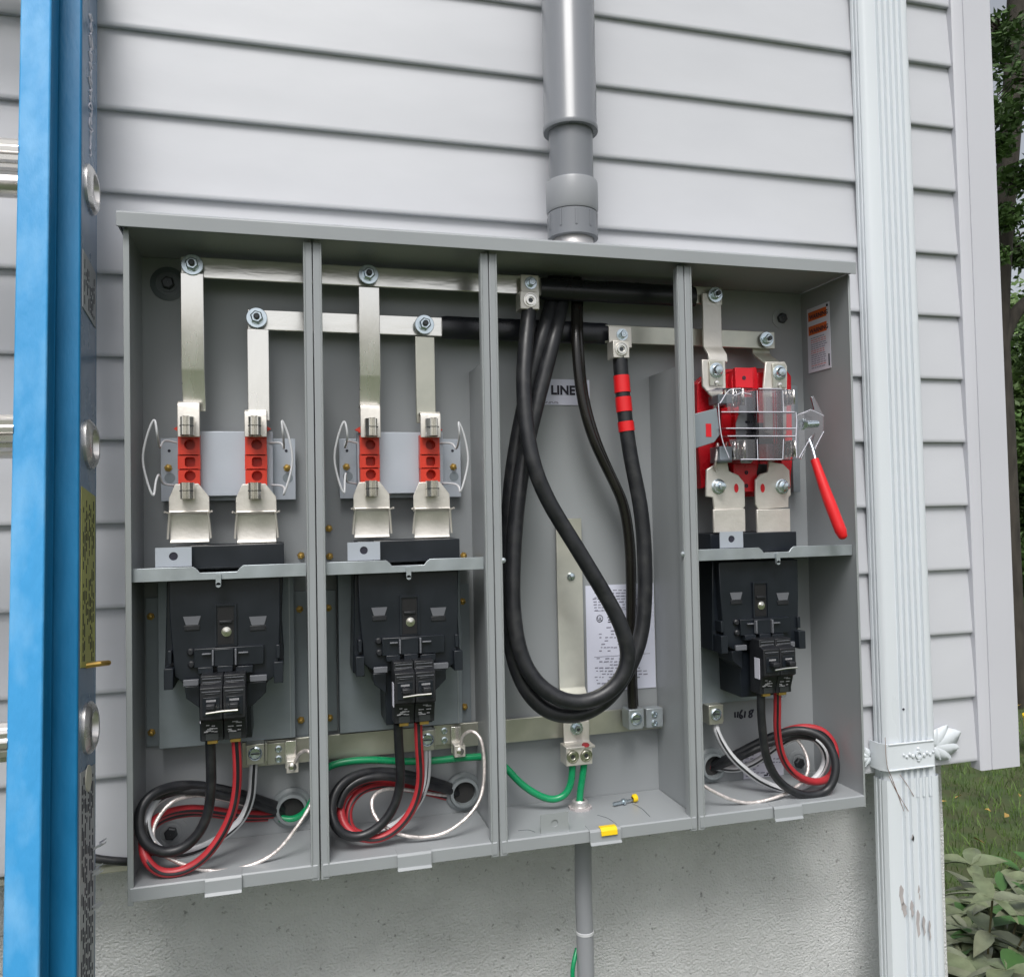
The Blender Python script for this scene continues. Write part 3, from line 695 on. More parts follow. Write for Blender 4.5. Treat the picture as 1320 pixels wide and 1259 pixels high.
riser('bright bent strap hanging from the upper bus bar in the second bay', 463, 490, 370, 486, 530, -.0665, 'tin')
riser('dull straight strap hanging from lower bus bar in the second bay', 536, 561, 434, 530, 545, -.0565, 'tin_dull', False)

# ------------------------------------------------------------------ meter sockets of bay 1 (copied to bay 2)
def meter_socket():
    YP = -.034; r_ = thing('meter_socket', 'meter socket with two orange insulators in the leftmost bay', 'meter socket', (P(290, 600, YP).x, YB, P(290, 600, YP).z), 'open two-jaw meter sockets')
    obj('base_plate', MB().pbox(207, 565, 381, 645, YP, YP+.0016), 'plate', r_, bevel=.0005)
    mb = MB(); x_a, x_b = P(229, 598, -.05).x, P(352, 598, -.05).x; zt_, zb_ = P(290, 556, -.052).z, P(290, 639, -.052).z
    mb.box(x_a, x_b, -.052, -.0505, zb_, zt_); mb.box(x_a, x_a+.0015, -.0503, YP-.0002, zb_, zt_); mb.box(x_b-.0015, x_b, -.0503, YP-.0002, zb_, zt_)
    obj('channel', mb, 'plate', r_, bevel=.0005)
    for (px, py) in ((217, 603), (370, 603)): brass(r_, P(px, py, YP).x, YP, P(px, py, YP).z)
    for (px, py, rr) in ((218, 581, .0018), (369, 581, .0018), (219, 616, .0062), (371, 616, .0062)):
        obj('plate_hole', MB().ring(P(px, py, YP-.0004), (0, 1, 0), .0001, rr, .0003, 18), 'zinc_dull' if rr > .003 else 'ink', r_)
    for j, (pc, jt, jd) in enumerate(((243.5, 517, 0), (330, 528, 1))):
        yi = -.066; x_a, x_b = P(pc-14, 593, yi).x, P(pc+14, 593, yi).x; xc = (x_a+x_b)/2
        zt_, zb_ = P(pc, 560, yi).z, P(pc, 628, yi).z
        mb = MB(); hts = [0, .36, .60, 1.0]; Hh = zt_-zb_
        z3, z2, z1_ = zt_-Hh*.38, zt_-Hh*.66, zb_
        mb.holed(x_a, x_b, z3, zt_, xc+.001, (z3+zt_)/2, .0063, 16, yi, .013)
        mb.holed(x_a, x_b, z2+.0008, z3-.0012, xc+.001, (z2+z3)/2, .0058, 4, yi+.0012, .013)
        mb.holed(x_a, x_b, z1_, z2-.0008, xc+.001, (z1_+z2)/2+.003, .0063, 16, yi, .013)
        mb.box(x_a+.0002, x_b-.0002, yi+.0132, -.0522, zb_, zt_)
        mb.box(x_a-.0004, x_a+.002, yi+.0009, yi+.012, z2, z3); mb.box(x_b-.002, x_b+.0004, yi+.0009, yi+.012, z2, z3)
        sgn = -1 if j == 0 else 1; e = x_a if j == 0 else x_b; ze = P(pc, 552, yi).z
        mb.add([(e-sgn*.006, yi+.004, ze+.007), (e-sgn*.006, yi+.004, ze-.007), (e+sgn*.0055, yi+.006, ze), (e-sgn*.006, yi+.014, ze+.007), (e-sgn*.006, yi+.014, ze-.007), (e+sgn*.0055, yi+.010, ze)],
               [(0, 2, 1), (3, 4, 5), (0, 3, 5, 2), (1, 2, 5, 4), (0, 1, 4, 3)])
        blk = obj('insulator_block', mb, 'orange_plastic', r_)
        # upper jaw bracket: folded plate
        yj = -.074; xa2, xb2 = P(pc-15, 545, yj).x, P(pc+14, 545, yj).x; zt2 = P(pc, jt, yj).z; zb2 = P(pc, 563, yj).z
        obj('upper_bracket', MB().sheet([(-.046, zt2+.001), (yj+.006, zt2+.0005), (yj+.0015, zt2-.002), (yj, zt2-.007), (yj, zb2)], xa2, xb2, .0026), 'alu', r_, bevel=.0007)
        # jaws
        for nm, (pya, pyb) in (('upper_jaw', (537, 561)), ('lower_jaw', (622, 643))):
            yq = yj-.0028; xj0, xj1 = P(pc-9, (pya+pyb)/2, yq).x, P(pc+6.5, (pya+pyb)/2, yq).x; zj1, zj0 = P(pc, pya, yq-.012).z, P(pc, pyb, yq-.012).z
            xm = (xj0+xj1)/2; zm = (zj0+zj1)/2; mb = MB(); t_ = .0011
            for s_ in (-1, 1):
                for (za_, zb3) in ((zj0, zm-.0004), (zm+.0004, zj1)):
                    # curved jaw leaves pinching at centre
                    lst = [(s_*.0075, yq), (s_*.0078, yq-.006), (s_*.0070, yq-.012), (s_*.0020, yq-.0165), (s_*.0012, yq-.020), (s_*.0042, yq-.0235)]
                    for (a1, b1), (a2, b2) in zip(lst, lst[1:]):
                        mb.add([(xm+a1, b1, za_), (xm+a2, b2, za_), (xm+a2, b2, zb3), (xm+a1, b1, zb3), (xm+a1-s_*t_, b1, za_), (xm+a2-s_*t_, b2, za_), (xm+a2-s_*t_, b2, zb3), (xm+a1-s_*t_, b1, zb3)],
                               [(0, 1, 2, 3), (7, 6, 5, 4), (0, 4, 5, 1), (3, 2, 6, 7), (1, 5, 6, 2), (0, 3, 7, 4)])
            mb.box(xm-.0070, xm+.0070, yq-.002, yq-.0004, zj0, zj1)
            obj(nm, mb, 'chrome', r_)
            obj('jaw_pin', MB().box(xm-.0076, xm+.0076, yq-.0165, yq-.0145, zm-.0007, zm+.0007), 'bolt_dark', kids(r_)[-1] if False else blk)
        # lower lug plate
        pl = [(pc-19, 624), (pc+11, 623), (pc+25, 640), (pc+26, 664), (pc-27, 664), (pc-27, 642)]
        obj('lug_plate', MB().pprism([(a+1, b) for a, b in pl], yj, yj+.0022), 'alu', r_, bevel=.0006)
        xa3, xb3 = P(pc-25, 670, yj).x, P(pc+26, 670, yj).x; zp = P(pc, 661, yj).z; zb4 = P(pc, 699, yj).z
        mb = MB().sheet([(yj-.006, zp+.001), (yj-.0015, zp-.002), (yj+.001, zp-.012), (yj+.003, zb4+.004), (yj+.001, zb4)], xa3, xb3, .0022)
        obj('lug_apron', mb, 'alu', r_, bevel=.0006)
        for s_ in (-1, 1):
            xe = xa3 if s_ < 0 else xb3
            obj('apron_ear', MB().tube([Vector((xe+s_*.004, yj-.011, zp+.0015)), Vector((xe-s_*.0005, yj-.006, zp-.0005)), Vector((xe+s_*.0006, yj-.003, zp-.012)), Vector((xe+s_*.002, yj-.001, zp-.030))], .0013, 6), 'alu', r_, smooth=True)
    # spring wires each side
    wl = [(230, 571, -.050), (212, 568, -.058), (206, 577, -.075), (203, 562, -.10), (199, 541, -.10), (190, 560, -.10), (184, 590, -.10), (189, 618, -.10), (197.5, 639, -.10), (201, 620, -.092), (205, 612, -.082), (210, 623, -.068), (226, 626, -.055)]
    wr = [(344, 571, -.050), (362, 571, -.060), (366, 578, -.075), (365, 560, -.10), (363.5, 542, -.10), (372, 562, -.10), (377, 590, -.10), (374, 612, -.10), (366, 637, -.10), (367, 630, -.085), (363, 626, -.068), (350, 625, -.055)]
    for wlst in (wl, wr): obj('spring_wire', MB().tube(relax(crom([P(*p) for p in wlst], 8), 2), .0013, 8), 'wire_white', r_, smooth=True)
    return r_
s1 = meter_socket()
copy_tree(s1, (.2122, 0, .0002), label='meter socket with two orange insulators in the second bay')

# ------------------------------------------------------------------ breaker mount, shelf and breaker
def shelf(label, x0, x1, tabx0, tabx1, nx0, nx1, z=1.2825):
    # zinc shelf, with a notch, a screw tab and a hanging pin
    r_ = thing('zinc_shelf', label, 'shelf', ((x0+x1)/2, YF+.01, z), 'zinc shelves above the breakers')
    yf_ = YF+.006; zt_, zb_ = z+.0075, z-.0075
    pts = [(x0, zb_), (x1, zb_), (x1, zt_), (nx1+.004, zt_), (nx1, zt_-.003), (nx1-.003, zt_-.007), (nx0+.003, zt_-.007), (nx0, zt_-.003), (nx0-.004, zt_), (x0, zt_)]
    obj('front_lip', MB().prism(pts, yf_, yf_+.0016), 'zinc', r_, bevel=.0004)
    obj('shelf_plate', MB().box(x0, x1, yf_+.0018, YB-.001, zt_-.0026-.007, zt_-.001-.007), 'zinc', r_)
    xm = (nx0+nx1)/2
    obj('pin', MB().box(xm-.0028, xm+.0028, yf_-.004, yf_-.0005, zb_-.006, zt_-.009).cyl((xm, yf_-.004, zb_-.006), (0, 1, 0), .0028, .0035, 14), 'zinc', r_)
    t = obj('screw_tab', MB().holed(tabx0, tabx1, zt_+.0002, zt_+.022, (tabx0+tabx1)/2, zt_+.012, .0048, 16, yf_+.012, .0012), 'plate', r_)
    obj('tab_hole', MB().cyl(((tabx0+tabx1)/2, yf_+.0129, zt_+.012), (0, 1, 0), .0046, .0002, 16), 'ink', t)
    return r_
def xat(px, py, y): return P(px, py, y).x
ys_ = YF+.006
shelf('zinc shelf with screw tab across the leftmost bay', X0+.003, X1-.0112, xat(200, 718, ys_+.012), xat(247, 718, ys_+.012), xat(254, 735, ys_), xat(309, 735, ys_))
shelf('zinc shelf with screw tab across the second bay', X1+.011, X2-.0112, xat(448, 712, ys_+.012), xat(490, 712, ys_+.012), xat(502, 725, ys_), xat(550, 725, ys_))
shelf('zinc shelf with screw tab across the rightmost bay', X3+.011, X4-.003, xat(928, 697, ys_+.012), xat(958, 697, ys_+.012), xat(982, 715, ys_), xat(1020, 715, ys_))

def breaker_assembly():
    yb_ = -.108
    r_ = thing('breaker_mount', 'black plastic breaker mount on a zinc plate in the leftmost bay', 'breaker mount', (P(290, 830, yb_).x, YB, P(290, 830, yb_).z), 'black breaker mounts')
    a, b = P(204, 860, -.045).x, P(380, 860, -.045).x; zt_, zb_ = P(290, 762, -.045).z, P(290, 958, -.045).z
    mb = MB().box(a, b, -.045, -.0435, zb_, zt_+.03).box(a, a+.0015, -.0433, YB-.001, zb_, zt_+.03).box(b-.0015, b, -.0433, YB-.001, zb_, zt_+.03)
    obj('backing_plate', mb, 'zinc_dull', r_, bevel=.0006)
    obj('plate_fold', MB().box(b-.0062, b-.0052, -.0462, -.0452, zb_, zt_+.02), 'zinc', r_)
    # body
    body = MB().pprism([(215, 745), (365, 741), (363, 800), (366, 840), (365, 872), (352, 872), (352, 862), (345, 880), (300, 885), (237, 884), (226, 862), (226, 884), (212, 884), (214, 800)], yb_+.012, -.0452)
    bo = obj('body', body, 'black_plastic', r_, bevel=.0012)
    # top block above shelf
    obj('top_block', MB().pbox(244, 702, 366, 731, -.10, -.03), 'black_plastic', r_, bevel=.0008)
    obj('top_block_side', MB().pbox(222, 704, 246, 731, -.085, -.03), 'black_plastic', r_, bevel=.0008)
    # face plate proud of the body
    fp = MB().pprism([(217, 748), (361, 743), (361, 800), (359, 868), (345, 878), (300, 881), (240, 882), (225, 872), (219, 800)], yb_, yb_+.0118)
    obj('face_plate', fp, 'black_plastic', r_, bevel=.001)
    for (a_, c_) in ((236, 259), (321, 344)):
        x_a, x_b = P(a_, 803, yb_).x, P(c_, 803, yb_).x; z1_, z0_ = P((a_+c_)/2, 794, yb_).z, P((a_+c_)/2, 812, yb_).z
        w_ = obj('latch_window', MB().add([(x_a, yb_-.0008, z1_), (x_b, yb_-.0008, z1_), (x_b-.003, yb_-.0008, z0_+.006), (x_a+.003, yb_-.0008, z0_+.006)], [(0, 3, 2, 1)]), 'grey_window', r_)
        obj('window_shadow', MB().box(x_a+.001, x_b-.001, yb_-.0012, yb_-.0002, z0_, z0_+.0055), 'black_plastic2', w_, bevel=.0004)
    # centre slot: frame with a recessed screw
    x_a, x_b = P(278, 805, yb_).x, P(304, 805, yb_).x; z1_, z0_ = P(290, 778, yb_).z, P(290, 832, yb_).z
    sl = obj('centre_slot', MB().box(x_a-.001, x_a+.001, yb_-.003, yb_-.0002, z0_, z1_).box(x_b-.001, x_b+.001, yb_-.003, yb_-.0002, z0_, z1_).box(x_a+.0012, x_b-.0012, yb_-.003, yb_-.0002, z1_-.002, z1_).box(x_a+.001, x_b-.001, yb_-.001, yb_-.0003, z0_, z1_-.002), 'black_plastic', r_)
    xm = (x_a+x_b)/2
    obj('slot_shade_panel', MB().box(x_a+.0022, x_b-.0022, yb_-.0016, yb_-.0011, z0_+.002, z1_-.004), 'slot_shade', sl); obj('slot_rib', MB().box(x_a+.004, x_b-.004, yb_-.004, yb_-.0017, z0_+.026, z0_+.029), 'black_plastic2', sl, bevel=.0005)  # shade inside the slot is painted as a near-black panel
    obj('slot_screw', MB().lathe(Vector((xm+.0008, yb_-.001, z0_+.016)), (0, -1, 0), [(.0055, 0), (.0055, .001), (.004, .0012), (.0038, .003), (.0003, .0036)], 18), 'chrome', sl, smooth=True)
    # clips and ribs over the breaker
    def bx(a_, b__, c_, d_, dy, m='black_plastic', nm='rib', dep=.01): return obj(nm, MB().pbox(a_, b__, c_, d_, yb_-dy, yb_-dy+dep), m, r_, bevel=.0006)
    bx(250, 834, 340, 858, .006, dep=.006, nm='clip_bar'); bx(276, 836, 301, 858, .011, dep=.012, nm='clip_bridge')
    bx(273, 838, 275.5, 858, .013, 'grey_window', 'clip_edge', .006); bx(302.5, 836, 305, 857, .013, 'grey_window', 'clip_edge', .006)
    bx(260, 842, 272, 844, .010, 'grey_window', 'clip_edge', .003); bx(307, 840, 320, 842, .010, 'grey_window', 'clip_edge', .003)
    for (c_, d_) in ((246, 840), (331, 836), (247, 856), (333, 851)):
        obj('peg', MB().lathe(P(c_, d_, yb_), (0, -1, 0), [(.004, 0), (.004, .003), (.0025, .0045), (.0003, .0045)], 12), 'black_plastic2', r_, smooth=True)
    bx(255, 860, 275, 868, .010, dep=.01, nm='step'); bx(280, 858, 300, 866, .012, dep=.012, nm='step'); bx(304, 858, 326, 867, .010, dep=.01, nm='step')
    # side posts
    for (a_, b__, c_, d_) in ((211, 862, 223, 889), (353, 853, 365, 880)):
        bx(a_, b__, c_, d_, .010, nm='side_post', dep=.03)
    bx(216, 839, 221, 856, .004, dep=.015, nm='side_post'); bx(356, 831, 361, 848, .004, dep=.015, nm='side_post')
    # lower tray with gussets
    bx(236, 876, 256, 884, .012, 'grey_window', 'window_ledge', .004); bx(322, 870, 344, 878, .012, 'grey_window', 'window_ledge', .004)
    obj('gusset', MB().pprism([(238, 885), (257, 884), (257, 912), (240, 900)], yb_, yb_+.04), 'black_plastic', r_, bevel=.0006)
    obj('gusset', MB().pprism([(318, 880), (343, 878), (343, 892), (327, 908), (318, 912)], yb_, yb_+.04), 'black_plastic', r_, bevel=.0006)
    obj('tray', MB().pprism([(256, 880), (322, 878), (325, 950), (258, 955)], yb_+.006, -.046), 'black_plastic', r_, bevel=.0006)
    return r_
bm = breaker_assembly()
copy_tree(bm, (.2105, 0, -.0002), label='black plastic breaker mount on a zinc plate in the second bay')
copy_tree(bm, (.688, 0, -.0035), label='black plastic breaker mount on a zinc plate in the rightmost bay')

def breaker():
    y0 = -.148; pc = 287; x_a, x_b = P(257, 915, y0).x, P(317, 913, y0).x; z1_, z0_ = P(pc, 872, y0).z, P(pc, 957, y0).z
    W = x_b-x_a; Hh = z1_-z0_; xm = (x_a+x_b)/2
    r_ = thing('circuit_breaker', 'black two-pole circuit breaker in the leftmost bay', 'circuit breaker', (xm, y0+.03, (z0_+z1_)/2), 'two-pole circuit breakers')
    for k in (0, 1):
        xa2 = x_a+k*W/2+.0004; xb2 = x_a+(k+1)*W/2-.0004
        mb = MB()
        # stepped side profile in y,z
        prof = [(y0+.035, z0_), (y0+.012, z0_), (y0+.012, z0_+Hh*.10), (y0+.006, z0_+Hh*.32), (y0, z0_+Hh*.36), (y0, z0_+Hh*.84), (y0+.010, z0_+Hh*.88), (y0+.010, z1_), (y0+.035, z1_)]
        n = len(prof)
        mb.add([(xa2, y, z) for y, z in prof]+[(xb2, y, z) for y, z in prof], [tuple(reversed(range(n))), tuple(range(n, 2*n))]+[(i, (i+1) % n, (i+1) % n+n, i+n) for i in range(n)])
        po = obj('pole_case', mb, 'black_plastic2', r_, bevel=.0007)
        xc = (xa2+xb2)/2
        obj('toggle_frame', MB().box(xa2+.003, xb2-.003, y0-.0012, y0-.0001, z0_+Hh*.42, z0_+Hh*.70).box(xa2+.005, xb2-.003, y0-.0006, y0+.0001, z0_+Hh*.74, z0_+Hh*.755), 'black_plastic', po, bevel=.0004)
        obj('toggle', MB().box(xc-.0048, xc+.0048, y0-.012, y0-.0014, z0_+Hh*.54, z0_+Hh*.62), 'black_plastic2', po, bevel=.0012)
        obj('toggle_mark', MB().box(xc-.0050, xc+.0050, y0-.0019, y0-.0013, z0_+Hh*.635, z0_+Hh*.665), 'breaker_mark', po)
        for (f0, f1) in ((.90, .905), (.78, .785), (.955, .96)): obj('moulded_line', MB().box(xa2+.002, xb2-.002, (y0 if f0 < .84 else y0+.010)-.0007, (y0 if f0 < .84 else y0+.010)+.0002, z0_+Hh*f0, z0_+Hh*(f1+.007)), 'grey_window', po)
        random.seed(31+k); mb = MB()
        for q in range(9):
            xx = random.uniform(xa2+.003, xb2-.009); zz = z0_+Hh*random.uniform(.12, .29); l = random.uniform(.003, .0065)
            yy = y0+.012-(.006)*((zz-z0_)/Hh-.10)/.22-.0004
            mb.box(xx, xx+l, yy-.0004, yy+.0002, zz, zz+.0011)
        obj('rating_print', mb, 'breaker_mark', po)
        obj('terminal', MB().box(xc-.0055, xc+.0055, y0+.014, y0+.028, z0_-.004, z0_-.0002), 'brass', po, bevel=.0006)
        obj('terminal_lip', MB().box(xc-.0065, xc+.0065, y0+.0105, y0+.0118, z0_+.001, z0_+.008), 'bolt_dark', po)
    xh0, xh1 = x_a+W*.16, x_b-W*.16
    obj('handle_tie', MB().tube([Vector((xh0, y0-.0135, z0_+Hh*.50)), Vector((xm, y0-.0125, z0_+Hh*.515)), Vector((xh1, y0-.0135, z0_+Hh*.52))], .0013, 8), 'chrome', r_, smooth=True)
    obj('side_sticker', MB().box(x_a-.0004, x_a+.0002, y0+.010, y0+.022, z0_+Hh*.28, z0_+Hh*.66), 'paper_w', r_)
    return r_
cb = breaker()
copy_tree(cb, (.2118, 0, .0012), label='black two-pole circuit breaker in the second bay')
copy_tree(cb, (.692, 0, -.001), label='black two-pole circuit breaker with a white side label in the rightmost bay')

# ------------------------------------------------------------------ lugs
def lug(name, label, c, w_, h_, dep, screws, m='alu', plate=None, grp=None, y=-.075):
    r_ = thing(name, label, 'cable lug', c, grp)
    x, yy, z = c
    obj('block', MB().box(x-w_/2, x+w_/2, y, y+dep, z-h_/2, z+h_/2), m, r_, bevel=.001)
    if plate: a, b_, z0_, z1_, yp = plate; pl = obj('tang', MB().box(a, b_, yp, yp+.003, z0_, z1_), m, r_, bevel=.0008)
    for sx, rr in screws:
        s_ = obj('set_screw', MB().lathe(Vector((x+sx, y-.0002, z)), (0, -1, 0), [(rr*1.12, 0), (rr*1.08, .0010), (rr*.98, .0011), (rr*.92, .0002), (rr*.78, .0002), (rr*.74, .0022), (rr*.5, .0022), (rr*.46, .0006), (.0003, .0006)], 28), 'chrome', r_, smooth=True)
        obj('screw_socket', MB().lathe(Vector((x+sx, y-.0004, z)), (0, -1, 0), [(rr*.40, .0004), (rr*.36, .0008), (.0001, .0008)], 6), 'bolt_dark', s_)
    return r_
yl = -.082
p = P(683, 387, yl); q2 = P(682, 366, -.066)
lu = lug('cable_lug', 'square lug clamping black cable to the upper bus bar in third bay', (p.x, yl, p.z), .0262, .0235, .022, [(.001, .0088)], plate=(q2.x-.0125, q2.x+.0125, p.z+.006, q2.z+.011, -.070), y=yl, grp='line cable lugs')
bolt(lu, Vector((q2.x+.001, -.070, q2.z)), .0085, dark=False, stud=.002)
p = P(801, 450, yl); q2 = P(801, 432, -.062)
lu = lug('cable_lug', 'square lug above the red taped cable in third bay', (p.x, yl, p.z), .0235, .0235, .022, [(0, .0085)], plate=(q2.x-.019, q2.x+.0145, p.z+.006, q2.z+.0115, -.064), y=yl, grp='line cable lugs')
bolt(lu, Vector((q2.x, -.064, q2.z)), .0085, dark=False, stud=.002)

# ------------------------------------------------------------------ neutral bars
ZN = P(700, 938, -.032).z
nb = bus('neutral_bar', 'dull horizontal neutral bar behind the cables near the cabinet bottom', P(312, 970, -.032).x, P(862, 922, -.032).x, ZN, -.032, 'tin_dull', hh=.0155)
mb = MB(); x_a, x_b = P(720, 800, -.03).x, P(753, 800, -.03).x
ns = thing('neutral_strap', 'tall dull metal strap standing in the middle of the third bay', 'bus strap', ((x_a+x_b)/2, -.03, P(737, 800, -.03).z))
zt_, zk_ = P(737, 668, -.030).z, P(737, 889, -.030).z
obj('strap', MB().sheet([(-.028, zt_), (-.028, zk_+.004), (-.030, zk_+.001), (-.040, zk_-.010), (-.041, zk_-.03), (-.041, ZN+.001)], x_a, x_b, .003), 'tin_dull', ns, bevel=.0006)
p = P(736, 743, -.028); obj('screw', MB().lathe(p+Vector((0, -.0002, 0)), (0, -1, 0), [(.0058, 0), (.0058, .001), (.0045, .003), (.0003, .0038)], 16), 'bolt', ns, smooth=True)
p = P(731, 682, -.028); obj('screw_hole', MB().ring(p+Vector((0, -.0003, 0)), (0, -1, 0), .003, .0068, .0012, 20), 'zinc_dull', ns, smooth=True)
yl = -.068; p = P(747, 974, yl)
lu = lug('cable_lug', 'two-hole neutral lug with two green wires in the third bay', (p.x, yl, p.z), .0365, .0245, .026, [(-.0095, .0078), (.0092, .0078)], y=yl)
a, b = P(727, 950, -.049).x, P(760, 950, -.049).x
tg = obj('tang', MB().sheet([(-.049, P(743, 930, -.049).z), (-.049, P(743, 955, -.049).z), (-.052, p.z+.0128), (-.070, p.z+.0126)], a, b, .003), 'alu', lu, bevel=.0007)
bolt(lu, P(743, 938, -.0495), .009, stud=.003)
obj('red_paint_dab', MB().lathe(P(755, 960, -.066), (0, -.3, 1), [(.0055, 0), (.0045, .0016), (.0002, .0028)], 9), 'wire_red', lu)
# small neutral lugs
def small_lug(label, px, py, y, w_=.0215, h_=.0245, m='tin_dull', grp='small neutral lugs'):
    p = P(px, py, y); r_ = thing('neutral_lug', label, 'cable lug', (p.x, y, p.z), grp)
    obj('block', MB().box(p.x-w_/2, p.x+w_/2, y, y+.024, p.z-h_/2, p.z+h_/2), m, r_, bevel=.0012)
    obj('side_rib', MB().box(p.x+w_/2+.0004, p.x+w_/2+.0028, y+.004, y+.024, p.z-h_/2+.002, p.z+h_/2-.001), m, r_, bevel=.0005)
    s_ = obj('set_screw', MB().lathe(Vector((p.x, y, p.z+.001)), (0, -1, 0), [(.0082, -.0002), (.0082, .0016), (.0066, .0026), (.0058, .0012), (.001, .0008)], 24), 'bolt', r_, smooth=True)
    obj('screw_slot', MB().box(p.x-.005, p.x+.005, y-.0022, y-.0006, p.z+.0002, p.z+.0018), 'bolt_dark', s_)
    return r_
small_lug('neutral lug clamping the white wire in the leftmost bay', 329, 972, -.062)
small_lug('neutral lug clamping the white wire in the second bay', 551, 954, -.062, .018, .026)
small_lug('neutral lug at the right end of the neutral bar in third bay', 820, 927, -.062, .021, .027, 'zinc')
small_lug('lone neutral lug at the left edge of the fourth bay', 923, 921, -.060, .022, .027)
def gnd_clamp(label, px, py, y, upx, upy):
    p = P(px, py, y); r_ = thing('ground_clamp', label, 'wire clamp', (p.x, y, p.z), 'small ground clamps on the neutral bar')
    obj('block', MB().box(p.x-.0072, p.x+.0072, y, y+.013, p.z-.0075, p.z+.0075), 'alu', r_, bevel=.0008)
    obj('clamp_screw', MB().lathe(Vector((p.x, y, p.z)), (0, -1, 0), [(.0048, -.0002), (.0048, .0016), (.0036, .0024), (.0003, .0026)], 16), 'chrome', r_, smooth=True)
    obj('tang', MB().box(p.x-.0085, p.x+.0050, y+.014, y+.016, p.z-.006, p.z+.028), 'tin', r_, bevel=.0005)
    return r_
gnd_clamp('small square ground clamp holding a bare wire in the leftmost bay', 377, 988, -.058, 0, 0)
gnd_clamp('small square ground clamp holding a bare wire in the second bay', 593, 968, -.058, 0, 0)
# stamped terminals on the neutral bar
for (px, py, lab) in ((359, 972, 'leftmost'), (573, 948, 'second')):
    p = P(px, py, -.04); r_ = thing('terminal_plate', 'stamped metal terminal plate on the neutral bar of the %s bay' % lab, 'terminal', (p.x, -.04, p.z), 'stamped terminal plates')
    obj('plate', MB().box(p.x-.014, p.x+.014, -.0385, -.0325, p.z-.012, p.z+.014), 'tin_dull', r_, bevel=.0008)
    for dz in (-.006, .006): obj('stamped_screw', MB().lathe(Vector((p.x, -.0385, p.z+dz)), (0, -1, 0), [(.0046, 0), (.0044, .0014), (.003, .0018), (.0024, .0006), (.0003, .0006)], 14), 'bolt', r_, smooth=True)
p = P(843, 924, -.04); r_ = thing('terminal_plate', 'stamped metal terminal plate beside the lug in the third bay', 'terminal', (p.x, -.04, p.z), 'stamped terminal plates')
obj('plate', MB().box(p.x-.015, p.x+.010, -.048, -.0325, p.z-.012, p.z+.014), 'zinc', r_, bevel=.0008)
for dz in (-.006, .006): obj('stamped_screw', MB().lathe(Vector((p.x-.003, -.048, p.z+dz)), (0, -1, 0), [(.0046, 0), (.0044, .0014), (.003, .0018), (.0024, .0006), (.0003, .0006)], 14), 'bolt', r_, smooth=True)

# ------------------------------------------------------------------ service cables in the third bay
RC = .0101
def cable(name, label, path, r, m, cat='cable', group=None, k=8, it=8, n=14): 
    pts = px_path(path, k, it)
    return obj(name, MB().tube(pts, r, n), m, None, smooth=True, label=label, cat=cat, group=group), pts
A = ypath([(682, 400), (678, 440), (675, 490), (678, 545), (688, 600), (708, 648), (738, 697), (770, 750), (798, 800), (810, 845), (797, 880), (765, 902), (728, 903), (692, 880), (670, 840), (661, 780), (662, 710), (668, 640), (680, 570), (700, 490), (714, 435)],
          [(0, -.072), (.08, -.092), (.2, -.112), (.45, -.118), (.6, -.110), (.8, -.085), (1, -.070)])+[(722, 400, -.050), (726, 378, -.034), (728, 345, -.031)]
cable('service_cable', 'thick black cable crossing in front of its loop in third bay, from the upper lug', A, RC, 'cable_black')
B = ypath([(799, 460), (802, 500), (807, 550), (815, 600), (826, 655), (831, 715), (831, 775), (825, 825), (806, 870), (778, 905), (742, 922), (704, 915), (676, 885), (660, 840), (654, 780), (654, 710), (657, 640), (666, 570), (683, 490), (700, 430)],
          [(0, -.072), (.15, -.078), (.4, -.085), (.55, -.095), (.8, -.065), (1, -.066)])+[(709, 398, -.048), (714, 376, -.034), (716, 345, -.031)]
cb_, bp = cable('service_cable', 'thick black cable with red tape bands hanging from the right lug', B, RC, 'cable_black')
# tape bands
def near(pts, px, py):
    def pr(v): d = v-CAM; z = d.dot(_f); return 660+FPX*d.dot(_r)/z, 629.5-FPX*d.dot(_u)/z
    return min(range(len(pts)//3), key=lambda i: (pr(pts[i])[1]-py)**2)
for (a, b) in ((484, 507), (514, 532), (541, 559)):
    i0, i1 = near(bp, 0, a), near(bp, 0, b)
    seg_ = [bp[i0].lerp(bp[i0+1], .0)]+bp[i0+1:i1+1]
    t_ = obj('tape_band', MB().tube(seg_, RC+.0009, 16), 'tape_red', cb_, smooth=True)
C_ = [(744, 345, -.033), (743, 378, -.036), (742, 405, -.050)]+ypath([(743, 450), (749, 510), (764, 565), (786, 612), (803, 650), (811, 700), (813, 760), (813, 820), (814, 880), (816, 918)], [(0, -.066), (.2, -.07), (.5, -.062), (.8, -.05), (1, -.052)])
cable('neutral_cable', 'thin glossy black cable running down to the lug at the right of third bay', C_, .0066, 'cable_gloss')
C2 = [(a+(3 if i > 5 else 5), b, y+(.012 if i > 3 else .002)) for i, (a, b, y) in enumerate(C_)]
cable('neutral_cable', 'second glossy black cable half hidden behind the thin cable in third bay', C2[1:], .0050, 'cable_gloss')

